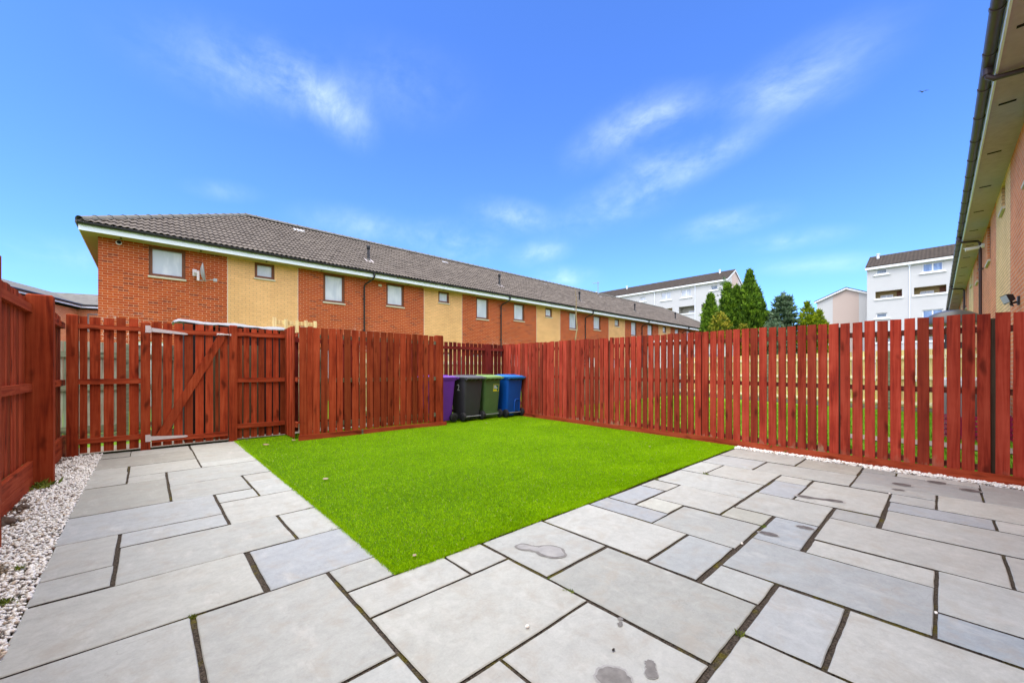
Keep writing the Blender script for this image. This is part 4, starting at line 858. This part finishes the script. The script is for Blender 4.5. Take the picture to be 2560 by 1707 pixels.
def sprays(pos, dirs, size, wid, per=7, spread=.5, seed=0):
    """fans of narrow leaf blades: arrays of sprays to vertices and quads"""
    g_ = np.random.default_rng(seed); n = len(pos); P = np.repeat(pos, per, 0); D = np.repeat(dirs, per, 0) + g_.normal(0, spread, (n*per, 3)); D /= np.linalg.norm(D, axis=1)[:,None]
    S = np.repeat(size, per)*g_.uniform(.5, 1.15, n*per); A = np.cross(D, g_.normal(size=(n*per,3))); A /= np.linalg.norm(A, axis=1)[:,None]; w = S*wid
    P = P + g_.normal(0, .25, P.shape)*np.repeat(size, per)[:,None]*.5
    V = np.stack([P, P + D*(S*.45)[:,None] + A*w[:,None]/2, P + D*S[:,None], P + D*(S*.45)[:,None] - A*w[:,None]/2], 1).reshape(-1,3)
    return V, np.arange(len(V)).reshape(-1,4)
def conifer(name, label, x, y, h, r, kind, prof='column', n=1500, size=.36, seed=0, tops=((0,0,1.0),), wid=.30, z0=.2):
    t = thing(name, label, 'tree' if h > 3 else 'shrub', (x, y, -.06), 0, 'conifers beyond the long red fence' if h > 3 else None); g_ = np.random.default_rng(seed)
    mb = MB(); mb.tube([(0,0,0),(.02,.01,h*.5),(tops[0][0],tops[0][1],h*.93)], [.05+.014*h, .03+.008*h, .01], 8)
    if prof == 'spruce' or prof == 'sparse':
        for k in range(26):
            zz = h*(.12 + .80*k/26); a = k*2.4; L = r*(1 - zz/h)*(.9 if prof == 'spruce' else 1.0); mb.tube([(0,0,zz),(math.cos(a)*L*.6, math.sin(a)*L*.6, zz-.04*L), (math.cos(a)*L, math.sin(a)*L, zz+.16*L)], [.03,.02,.006], 5)
    mb.build('trunk', M['bark'], t, smooth=True)
    pos, dr, sz = [], [], []
    if prof in ('column', 'bush'):
        lump = [(g_.uniform(0,2*PI), g_.uniform(.1,1), g_.uniform(.5,1.0)) for _ in range(26)]
        for tx, ty, th in tops:
            for _ in range(int(n/len(tops))):
                u = g_.random()**.9; zz = u*h*th; a = g_.uniform(0, 2*PI)
                pr = (1-u)**.62*(.75+.5*min(1, u*5)) if prof == 'column' else math.sqrt(max(0, 1-(2*u-.75)**2*.62))
                lp = 1 + sum(.20*w*math.exp(-((math.cos(a-la)-1)**2*4 + ((u-lu)*7)**2)) for la, lu, w in lump) - .14
                rr = r*pr*lp*(g_.random()**.33)*(1 if g_.random() < .93 else g_.uniform(1.1, 1.32))*(1 if len(tops) == 1 else .8)
                pos.append((tx*(.5+.5*u) + rr*math.cos(a), ty*(.5+.5*u) + rr*math.sin(a), z0 + zz*(1-z0/h))); dr.append((math.cos(a)*.45, math.sin(a)*.45, 1.0 if prof == 'column' else .55)); sz.append(size*g_.uniform(.6,1.2)*(1 if u < .85 else .75))
    else:
        lv = 15 if prof == 'spruce' else 17
        for k in range(lv):
            u = (k+.3)/lv; nb = 9 if prof == 'spruce' else 4
            for b in range(nb):
                a = b*2*PI/nb + k*1.3 + g_.uniform(-.3,.3); L = r*((1-u)**.8)*g_.uniform(.7,1.12) + .1
                for q in range(int(n/(lv*nb))):
                    s_ = (g_.random()**.6 if prof == 'spruce' else g_.random())*L; zz = h*(.06+.92*u) - .10*s_ + .26*(s_**2)/max(L,.2) + g_.normal(0,.04)
                    j = g_.normal(0,.10)*(.4+s_/L); pos.append((math.cos(a)*s_ - math.sin(a)*j, math.sin(a)*s_ + math.cos(a)*j, zz)); dr.append((math.cos(a), math.sin(a), .45)); sz.append(size*g_.uniform(.6,1.2))
        for _ in range(40): zz = h*g_.uniform(.88,1.0); pos.append((g_.normal(0,.03), g_.normal(0,.03), zz)); dr.append((0,0,1)); sz.append(size*.7)
    V, F = sprays(np.array(pos), np.array(dr, float), np.array(sz), wid, seed=seed+1)
    mesh_np('crown', V, F, FOL[kind], t)
    return t
def at(u, w):   # ground point seen in picture column u, w metres ahead
    a = (u-1280)/988.3; f = Vector((math.cos(TH), math.sin(TH))); r_ = Vector((f.y, -f.x)); return f*w + r_*a*w
def tree(nm, lab, u, v, w, r, kind, **k):
    p_ = at(u, w); conifer(nm, lab, p_.x, p_.y, 1.19 + (925.3-v)/988.3*w + .06 - k.get('size', .34)*.6, r, kind, **k)
tree('cypress_tree', 'tallest dark green cypress of the clump, ragged at its top', 1874, 672, 27, .98, 'green', n=4200, seed=3, tops=((0,0,1.0),(.42,-.36,.82)))
tree('cypress_tree', 'dark green twin topped cypress just left of the tallest one', 1830, 704, 27.5, .85, 'green', n=3600, seed=4, tops=((-.2,.2,1.0),(.25,-.24,.97)))
tree('cypress_tree', 'slim dark green cypress at the left end of the clump, beside the terrace roof', 1776, 732, 26, .56, 'green', n=2000, seed=5)
tree('larch_tree', 'sparse bare branched blue green larch showing against the white flats', 1811, 690, 29, 1.5, 'blue', prof='sparse', n=420, seed=6, size=.22, wid=.2)
tree('golden_shrub', 'golden variegated shrub in front of the slim left cypress', 1800, 778, 24.5, .66, 'gold', prof='bush', n=750, seed=7, size=.24, wid=.5)
tree('golden_shrub', 'small golden shrub just above the pickets in front of the tallest cypress', 1858, 806, 24.5, .42, 'gold', prof='bush', n=350, seed=17, size=.22, wid=.5)
tree('spruce_tree', 'blue green spruce with upswept branch tips, in the middle of the gap of sky', 1959, 728, 26, 1.75, 'blue', prof='spruce', n=3800, seed=8, size=.30, wid=.26)
tree('juniper_shrub', 'pale blue green juniper spreading low in front of the spruce', 1930, 800, 24, .9, 'blue', prof='bush', n=650, seed=9, size=.25)
tree('laurel_shrub', 'dark round shrub between the tallest cypress and the spruce', 1920, 775, 28, .6, 'green', prof='bush', n=600, seed=10, size=.28, wid=.5)
tree('cypress_tree', 'yellow green cypress at the right end of the clump beside the pink gable', 2030, 752, 25, 1.0, 'lime', n=2400, seed=12, tops=((-.20,.22,1.0),(.26,-.30,.90)), size=.25)

# ------------------------------------------------------------------ smaller things
# satellite dish on the terrace wall
d = thing('satellite_dish', 'grey satellite dish on the brick wall right of the first upstairs window', 'satellite dish', (1.20, 16.98, 4.45))
mb = MB(); mb.box(-.11, .0, -.03, .0, -.10, .12); mb.tube([(-.05,-.03,.02),(-.04,-.20,-.03),(.03,-.33,-.05)], .022, 8); mb.box(-.02, .045, -.36, -.28, -.30, .02); mb.build('bracket', M['galv'], d)
mb = MB(); dn = Vector((.985,-.15,.10)).normalized(); s_ = dn.cross(Vector((0,0,1))).normalized(); u_ = s_.cross(dn)
c0 = Vector((.08,-.36,-.02)); rg = []
for q in range(7): rr = .31*q/6 + .002; rg.append([tuple(c0 + dn*(.17*(q/6)**2*.55) + s_*math.cos(t_)*rr*.92 + u_*math.sin(t_)*rr) for t_ in [2*PI*i/28 for i in range(28)]])
rg += [[tuple(Vector(p_) - dn*.012) for p_ in r_] for r_ in reversed(rg)]
mb.loft(rg); mb.build('reflector', M['grey_metal'], d, smooth=True, fix=True)
mb = MB(); mb.tube([(.06,-.36,-.30),(.42,-.50,-.24)], .012, 6); mb.box(.40,.50,-.55,-.46,-.30,-.20); mb.build('arm', M['grey_metal'], d)
# aerial on the ridge
a_ = thing('television_aerial', 'thin television aerial standing on the terrace ridge', 'aerial', (29.3, 20.6, 7.9))
mb = MB(); mb.tube([(0,0,-.2),(0,0,1.15)], .03, 6); mb.build('mast', M['grey_metal'], a_)
mb = MB(); mb.tube([(-1.0,-.3,.78),(.05,0,1.02)], .025, 6)
for k in range(6): q = -1.0 + .19*k; mb.tube([(q-.05,-.3+.057*k+.16,.78+.045*k),(q+.05,-.3+.057*k-.16,.78+.045*k)], .014, 5)
mb.build('boom', M['grey_metal'], a_)
# dark shed with a grey sheet over it, behind the gate
sh = thing('garden_shed', 'low dark shed just behind the gate fence', 'shed', (.45, 8.75, -.05))
mb = MB(); mb.add([(0,0,0),(1.5,0,0),(1.5,1.0,0),(0,1.0,0),(0,0,2.02),(1.5,0,1.99),(1.5,1.0,1.99),(0,1.0,2.02)], [(0,1,5,4),(1,2,6,5),(2,3,7,6),(3,0,4,7),(4,5,6,7)]); mb.build('wall', M['dark'], sh)
mb = MB(); mb.box(.3,1.1,-.03,-.004,.0,1.7); mb.build('door', plain('olive brown shed door', (.10,.09,.05), .9), sh)
n_ = 26; V = []; F = []; r_ = random.Random(4)
for i in range(n_+1):
    for j_ in range(9):
        q = i/n_; w_ = j_/8; x = -.14 + 1.72*q; zz = 2.055 - .035*q + .012*math.sin(q*15+w_*3) + r_.uniform(-.004,.004)
        if j_ == 0: zz -= .035 + .03*abs(math.sin(q*9))
        if i in (0, n_): zz -= .05 if i else .03
        V.append((.45+x, 8.66 + 1.0*w_ - (.03 if j_ == 0 else 0) + .01*math.sin(q*11), zz))
for i in range(n_):
    for j_ in range(8): b = i*9+j_; F.append((b, b+9, b+10, b+1))
mb = MB(); mb.add(V, F); ts = mb.build('tarpaulin', plain('grey white plastic sheet', (.30,.31,.335), .5, .3, var=.15, scale=8), None, smooth=True); tag(ts, 'crumpled grey white plastic sheet lying over the shed behind the gate', 'sheet')
sm_ = ts.modifiers.new('thickness', 'SOLIDIFY'); sm_.thickness = .01
# pale pallet frame behind the fence
pf = thing('pallet', 'pale new timber pallet standing on end behind the fence, right of the grey sheet', 'pallet', (1.93, 9.55, -.05), R(-4))
for z in (2.22, 1.6): mb = MB(); mb.box(0, .86, .0, .022, z, z+.085); mb.build('board', M['pallet_wood'], pf)
for x in (0, .21, .42, .60, .78): mb = MB(); mb.box(x, x+.06, -.06, -.001, 0, 2.36 - .03*(x > .1)); mb.build('bearer', M['pallet_wood'], pf)
# bare sapling
sp_ = thing('sapling', 'thin bare sapling standing behind the corner of the fences in front of the terrace', 'tree', (11.6, 9.15, -.05))
mb = MB(); mb.tube([(0,0,0),(-.03,0,1.2),(-.02,.02,2.2),(.10,0,2.8),(.06,.02,3.3),(.05,0,3.9),(-.02,0,4.25)], [.035,.032,.028,.024,.018,.012,.005], 8); mb.build('trunk', plain('pale sapling bark', (.30,.22,.11), .85, var=.3, scale=12), sp_, smooth=True)
mb = MB(); mb.tube([(.10,0,2.8),(.15,0,3.0)], .009, 5); mb.tube([(-.02,.02,2.2),(-.08,0,2.42)], .009, 5); mb.tube([(.06,.02,3.3),(.0,.05,3.55)], .007, 5); mb.build('twig', M['bark'], sp_)
# patio heater, covered barbecue and crates behind the fence near the house
q = at(2380, 8.0)
ph = thing('patio_heater', 'grey mushroom topped patio heater behind the right end of the red fence', 'patio heater', (q.x, q.y, -.05))
mb = MB(); mb.loft([[(rr*math.cos(2*PI*i/36), rr*math.sin(2*PI*i/36), zz) for i in range(36)] for rr, zz in ((.425,2.16),(.43,2.175),(.415,2.24),(.36,2.33),(.26,2.40),(.13,2.445),(.01,2.455))]); mb.build('reflector', plain('dull aluminium', (.11,.112,.11), .42, .4, .5, var=.25, scale=6), ph, smooth=True)
mb = MB(); mb.cyl((0,0,1.95), (0,0,1), .10, .34, 18); mb.cyl((0,0,1.74), (0,0,1), .15, .12, 18); mb.build('burner', plain('dark burner mesh', (.06,.06,.065), .5, .4, .3), ph, smooth=True)
mb = MB(); mb.tube([(0,0,.7),(0,0,1.7)], .03, 10); mb.build('pole', M['grey_metal'], ph, smooth=True)
mb = MB(); mb.loft([[(rr*math.cos(2*PI*i/24), rr*math.sin(2*PI*i/24), zz) for i in range(24)] for rr, zz in ((.23,.0),(.23,.06),(.20,.08),(.20,.70),(.16,.74))]); mb.build('base', M['grey_metal'], ph, smooth=True)
q = at(2412, 7.45)
bb = thing('barbecue', 'grey covered barbecue with a pale top, standing behind the right end of the red fence', 'barbecue', (q.x, q.y, -.05), R(-20))
mb = MB(); mb.loft([rrect(.80,-.25,.25,.10,.36), rrect(.82,-.26,.26,.11,.55), rrect(.80,-.25,.25,.11,.88), rrect(.76,-.23,.23,.11,.93)]); mb.build('cover', plain('grey fabric cover', (.19,.195,.195), .9, var=.25, scale=5, bump=.4), bb, smooth=True)
mb = MB(); mb.loft([rrect(.76,-.24,.24,.11,.932), rrect(.80,-.26,.26,.11,.95), rrect(.78,-.25,.25,.11,1.06), rrect(.60,-.18,.18,.10,1.10)]); mb.build('lid', plain('pale grey plastic lid', (.55,.56,.57), .5), bb, smooth=True)
for sx in (-.3,.3):
    for sy in (-.15,.15): mb = MB(); mb.cyl((sx, sy, .2), (0,0,1), .02, .4, 8); mb.build('leg', M['grey_metal'], bb)
pink = plain('magenta plastic', (.30,.012,.085), .45, .4)
def crate(label, u, w, rz):
    q = at(u, w); c = thing('plastic_crate', label, 'crate', (q.x, q.y, -.04), rz, 'magenta crates behind the red fence'); mb = MB(); a, b, hh = .25, .17, .42
    for z0 in (.0, .09, .18, .27, .36): mb.box(-a, a, -b, -b+.012, z0, z0+.055); mb.box(-a, a, b-.012, b, z0, z0+.055); mb.box(-a, -a+.012, -b+.013, b-.013, z0, z0+.055); mb.box(a-.012, a, -b+.013, b-.013, z0, z0+.055)
    for sx in (-a, a-.02):
        for sy in (-b, b-.02): mb.box(sx-.002, sx+.022, sy-.002, sy+.022, -.001, .418)
    for k in range(5): x = -a+.10*k+.05; mb.box(x, x+.012, -b+.0125, -b+.02, .001, .41); mb.box(x, x+.012, b-.02, b-.0125, .001, .41)
    mb.box(-a+.013, a-.013, -b+.021, b-.021, .004, .012); mb.build('body', pink, c); return c
crate('magenta lattice crate under the grey covered barbecue', 2400, 7.1, .3); crate('magenta lattice crate right of the barbecue, at the house end of the fence', 2530, 6.95, .2)
# floodlight and camera on the near terrace
fl = thing('floodlight', 'black floodlight on the wall of the near terrace, above the last pickets', 'floodlight', (10.4, -.86, 2.33))
mb = MB(); mb.box(-.05,.05,-.0,.03,-.08,.06); mb.tube([(0,.03,-.03),(0,.08,-.04),(0,.10,-.0)], .018, 8); mb.build('bracket', M['black_plastic'], fl)
Mx = Matrix.Translation((-.02,.125,.03)) @ Matrix.Scale(.55, 4) @ Matrix.Rotation(R(-18), 4, 'X') @ Matrix.Rotation(R(20), 4, 'Z')
mb = MB(); mb.loft([[(-.13,-.05,-.10),(.13,-.05,-.10),(.13,-.05,.10),(-.13,-.05,.10)], [(-.16,.06,-.13),(.16,.06,-.13),(.16,.06,.13),(-.16,.06,.13)]], M=Mx)
for k in range(7): mb.box(-.12+.04*k-.006, -.12+.04*k+.006, -.085, -.05, -.09, .09, M=Mx)
mb.build('housing', M['black_plastic'], fl, fix=True)
mb = MB(); mb.box(-.14,.14,.061,.068,-.11,.11, M=Mx); mb.build('lens', M['glass'], fl)
mb = MB(); mb.loft([[(-.03,.06,-.10),(.02,.06,-.10),(.02,.10,-.08),(-.03,.10,-.08)], [(-.025,.08,-.045),(.015,.08,-.045),(.015,.11,-.04),(-.025,.11,-.04)]]); mb.build('sensor', M['black_plastic'], fl, fix=True)
cc = thing('security_camera', 'small white security camera on the near terrace under its soffit', 'camera', (17.4, -.82, 4.72))
mb = MB(); mb.cyl((0,.03,0), (0,1,0), .06, .06, 14); mb.tube([(0,.05,0),(0,.14,-.02)], .02, 8); mb.build('mount', M['white'], cc); mb = MB(); mb.tube([(.02,.10,-.03),(-.02,.36,-.06)], .045, 12); mb.box(-.05,.05,.12,.40,-.02,-.008); mb.build('body', M['white'], cc, smooth=True)
# gull
dr_ = Vector((math.cos(TH), math.sin(TH), 0)) + Vector((math.sin(TH), -math.cos(TH), 0))*((2307-1280)/988.3) + Vector((0,0,(925.3-230)/988.3)); dr_ = dr_*55 + Vector((0,0,CAMH))
bd = thing('gull', 'small dark gull gliding high in the blue sky left of the gutter', 'bird', dr_, R(35))
mb = MB(); mb.tube([(-.22,0,0),(-.12,0,.01),(0,0,.015),(.12,0,.01),(.22,0,.02),(.26,0,.02)], [.01,.05,.065,.055,.03,.005], 10); fth = plain('grey feathers', (.16,.16,.16), .8); mb.build('body', fth, bd, smooth=True)
for s_ in (-1, 1):
    mb = MB(); mb.loft([[(.08,s_*.04,.03),(-.08,s_*.04,.03),(-.08,s_*.04,.02),(.08,s_*.04,.02)], [(.10,s_*.30,.16),(-.05,s_*.30,.16),(-.05,s_*.30,.152),(.10,s_*.30,.152)], [(-.06,s_*.62,.10),(-.10,s_*.62,.10),(-.10,s_*.62,.097),(-.06,s_*.62,.097)]]); mb.build('wing', fth, bd, fix=True)
# debris
leafm = plain('dry brown leaf', (.30,.20,.13), .8, var=.3, scale=40); palem = plain('bleached leaf', (.36,.29,.20), .8, var=.2, scale=40)
def leaf(label, x, y, s, rz, mat, z=.03):
    mb = MB(); n_ = 7; rows = []
    for i in range(n_): q = i/(n_-1); w_ = math.sin(PI*min(1, q*.95+.05))**.8*.32; rows.append([((q-.5)*s, -w_*s, .10*s*(1-w_)), ((q-.5)*s, 0, .02*s + .10*s*q*q), ((q-.5)*s, w_*s, .16*s)])
    mb.loft(rows, closed=False); o = mb.build('fallen_leaf', mat, None, smooth='all'); o.location = (x, y, z); o.rotation_euler = (.1, .1, rz); tag(o, label, 'leaf', 'dead leaves lying on the turf'); sm_ = o.modifiers.new('thickness', 'SOLIDIFY'); sm_.thickness = .002
leaf('pale curled leaf lying in the left part of the open turf', 1.388, 4.44, .065, .3, palem); leaf('dark curled leaf on the shaded turf in front of the fence bay', 1.344, 7.1, .09, .2, leafm)
leaf('pair of brown scraps of leaf at the corner of the red screen', 1.766, 7.24, .10, 1.0, leafm); leaf('small pale leaf on the turf beside the gate latch post', 1.207, 7.83, .07, 2, palem)
leaf('straw coloured leaf on the near corner of the turf', 1.235, 2.25, .034, .4, palem, .022); leaf('pale leaf scrap on the turf in front of the charcoal bin', 5.45, 6.75, .09, .9, palem); leaf('pale flake on the turf by the right fence', 5.6, 3.0, .05, .4, palem)
def pebble(name, label, x, y, s, mat, z, fl=.7):
    bm = bmesh.new(); bmesh.ops.create_icosphere(bm, subdivisions=1 if s < .03 else 3, radius=1); r_ = random.Random(label)
    for v in bm.verts: v.co *= r_.uniform(.74,1.16) if s < .03 else .86 + .16*math.sin(5*v.co.x+2*v.co.z)*math.sin(4*v.co.y+1.5) + r_.uniform(-.05,.05); v.co = Vector((v.co.x*s, v.co.y*s*.75, v.co.z*s*fl))
    me = bpy.data.meshes.new(name); bm.to_mesh(me); bm.free(); me.materials.append(mat); o = bpy.data.objects.new(name, me); COL.objects.link(o); o.location = (x, y, z); tag(o, label, 'stone'); return o
wst = plain('white stone', (.80,.76,.71), .6, var=.1, scale=40)
pebble('pebble', 'white stone chip lying on the big slab in the foreground', 1.288, 1.296, .0125, wst, .009); pebble('pebble', 'small dark brown stone lying on the foreground slab', 1.451, .943, .0095, plain('dark brown stone', (.02,.014,.010), .4), .007)
pebble('pebble', 'white stone chip in the mossy joint right of the middle', 3.018, .934, .012, wst, -.004); pebble('pebble', 'white stone chip in the joint by the long wet mark', 5.265, .34, .014, wst, .002); pebble('pebble', 'white stone chip in the joint beside the cracked slab', 2.865, .018, .010, wst, -.006)
rk = plain('brown field stone', (.105,.075,.058), .95, var=.5, scale=14)
pebble('rock', 'rough brown stone against the foot of the left fence', -.81, 4.86, .075, rk, .02); pebble('rock', 'dull purple brown stone among the white chips by the left fence', -.79, 5.3, .05, rk, .015)
wm = foliage_mat('weed leaves', (.06,.10,.01), (.15,.20,.02), (.30,.32,.05))
def weed(label, x, y, s, n_, z=-.012, mat=wm, up=1.0):
    g_ = np.random.default_rng(int(abs(x*1000)+abs(y*77))); pos = np.stack([g_.normal(0, s*.4, n_), g_.normal(0, s*.4, n_), np.zeros(n_)], 1); a = g_.uniform(0, 2*PI, n_); dr = np.stack([np.cos(a)*.8, np.sin(a)*.8, np.full(n_, up)], 1)
    V, F = sprays(pos, dr, np.full(n_, s), .22, per=3, seed=1); V[:,2] = np.maximum(V[:,2], 0); o = mesh_np('weed', V, F, mat); o.location = (x, y, z); tag(o, label, 'weed', 'weeds in the joints and chips')
weed('yellow green weed where two joints meet at the lower left', .158, 2.46, .026, 18); weed('green weed at the near corner of the puddled slab', 1.69, 1.535, .022, 9); weed('small weed in the joint below the puddled slab', 1.68, 1.36, .028, 14)
weed('tiny weed at the turf edge of the left path', 1.01, 3.70, .028, 12); weed('flat weed in the joint above the blue grey slab', 1.02, 3.08, .025, 10); weed('weed beside the turf edge on the far joint of the right patio', 4.09, 2.12, .035, 14); weed('mossy weed in the long joint at the lower right', 1.97, .625, .03, 14)
weed('tuft of grass at the foot of the left fence post', -.79, 6.15, .10, 26, z=.0); weed('green weed in the white chips beside the left path', -.56, 3.72, .032, 13, z=.006); weed('low weed in the white chips at the lower left corner', -.535, 3.22, .036, 14, z=.006)
weed('weed at the right end of the mossy cross joint', 3.46, .925, .03, 14); weed('weed by the joint crossing in front of the long right slabs', 4.71, 1.84, .04, 14); weed('dry tuft between the pickets of the long red fence', 6.83, 1.55, .16, 20, z=0)

# ------------------------------------------------------------------ sky, clouds, sun
W = bpy.data.worlds.new('World'); SC.world = W; W.use_nodes = True
class WT(NT):
    def __init__(s): s.t = W.node_tree; s.n = s.t.nodes; s.l = s.t.links
w = WT(); bg = w.n['Background']
EL, AZ = R(60), math.atan2(-.28, -.90)           # sun high behind the camera's left shoulder
sky = w.node('ShaderNodeTexSky', sky_type='NISHITA'); sky.sun_disc = False; sky.sun_elevation = EL; sky.sun_rotation = PI/2 - AZ; sky.air_density = 1.0; sky.dust_density = .4; sky.ozone_density = 2.5
dirv = w.node('ShaderNodeTexCoord').outputs['Generated']; dx, dy, dz = w.xyz(dirv)
SKYMUL = (.55, .86, 1.50)
blue = w.vmath('MULTIPLY', sky.outputs[0], SKYMUL)
def pix(u, v):
    d_ = Vector((math.cos(TH), math.sin(TH), 0)) + Vector((math.sin(TH), -math.cos(TH), 0))*((u-1280)/988.3) + Vector((0,0,(925.3-v)/988.3)); return d_.normalized()
wisps = [(655,190,215,62,14,.36),(770,225,120,42,36,.36),(865,290,75,46,45,.42),(2010,190,200,70,-27,.36),(1960,235,120,40,-5,.22),(1560,325,130,40,-28,.42),(1660,285,110,34,-20,.34),(1640,410,95,30,-22,.40),(1790,385,125,30,-26,.44),(1680,455,80,20,-15,.25),(1540,510,130,36,-20,.38),(1815,560,110,24,-12,.45),(1285,540,80,24,8,.45),
         (900,565,120,28,8,.32),(1140,605,95,30,5,.45),(1350,632,60,20,-10,.45),(1980,600,110,20,-8,.38),(1415,695,60,18,0,.45),(560,478,70,18,6,.22),(1000,215,150,60,5,.14),(2050,660,150,22,-3,.35),(200,640,260,40,4,.22)]
tot = None; wn = w.noise(w.node('ShaderNodeMapping', {'Vector': dirv, 'Scale': (7, 7, 13)}).outputs[0], 1.0, 8, .60, .25); wn2 = w.noise(w.node('ShaderNodeMapping', {'Vector': dirv, 'Rotation': (.5, .3, .4), 'Scale': (34, 11, 26)}).outputs[0], 1.0, 7, .62, .3)
tex = w.math('MULTIPLY', w.smooth(wn, .28, .76), w.math('MULTIPLY_ADD', w.smooth(wn2, .25, .75), .75, .55))
wob = w.math('MULTIPLY_ADD', wn, 1.2, -.60)
for u, v, a, b, ang, s_ in wisps:
    c = pix(u, v); t_ = R(ang); e1 = (pix(u + 40*math.cos(t_), v + 40*math.sin(t_)) - c); L1 = e1.length/40; e1.normalize(); e2 = c.cross(e1).normalized()
    p1_ = w.math('MULTIPLY', w.vmath('DOT_PRODUCT', dirv, tuple(e1)), 1/(a*L1)); p1_ = w.math('SUBTRACT', p1_, c.dot(e1)/(a*L1)); p2_ = w.math('MULTIPLY', w.vmath('DOT_PRODUCT', dirv, tuple(e2)), 1/(b*1.25*L1))
    rr = w.math('ADD', w.math('SQRT', w.math('ADD', w.math('MULTIPLY', p1_, p1_), w.math('MULTIPLY', p2_, p2_))), wob)
    f_ = w.math('MULTIPLY', w.smooth(rr, 1.95, -.35), s_*.60)
    tot = f_ if tot is None else w.math('ADD', tot, f_)
wfac = w.math('MULTIPLY', tot, tex, clamp=True)
f2 = (math.cos(TH), math.sin(TH), 0)
# unseen cloud deck added overhead and behind the camera for soft white light
deckn = w.math('MULTIPLY_ADD', w.noise(dirv, 2.2, 5, .6), .30, -.15)
ov = w.smooth(w.math('ADD', dz, w.math('MULTIPLY', deckn, .4)), .715, .80)
bk = w.smooth(w.math('ADD', w.vmath('DOT_PRODUCT', dirv, f2), w.math('MULTIPLY', deckn, .5)), .40, .10)
deck = w.math('MULTIPLY', w.math('MAXIMUM', ov, w.math('MULTIPLY', bk, .62)), w.math('MULTIPLY_ADD', deckn, 1.2, .92), clamp=True)
bg.inputs['Strength'].default_value = .12
CLOUD_L, WISP = 15.5, (7.2, 8.2, 9.6)
c1_ = w.mix(wfac, blue, (*WISP, 1)); c2_ = w.mix(deck, c1_, (CLOUD_L*1.02, CLOUD_L*.985, CLOUD_L*.92, 1)); w.put(bg.inputs['Color'], c2_)
su = bpy.data.lights.new('sun', 'SUN'); so_ = bpy.data.objects.new('sun', su); COL.objects.link(so_); su.energy = .85; su.angle = R(25); su.color = (1.0, .955, .89)
so_.rotation_euler = Vector((-math.cos(AZ)*math.cos(EL), -math.sin(AZ)*math.cos(EL), -math.sin(EL))).to_track_quat('-Z', 'Y').to_euler()
SC.view_settings.view_transform = 'Standard'; SC.view_settings.look = 'None'; SC.view_settings.exposure = 1.0; SC.view_settings.gamma = 1
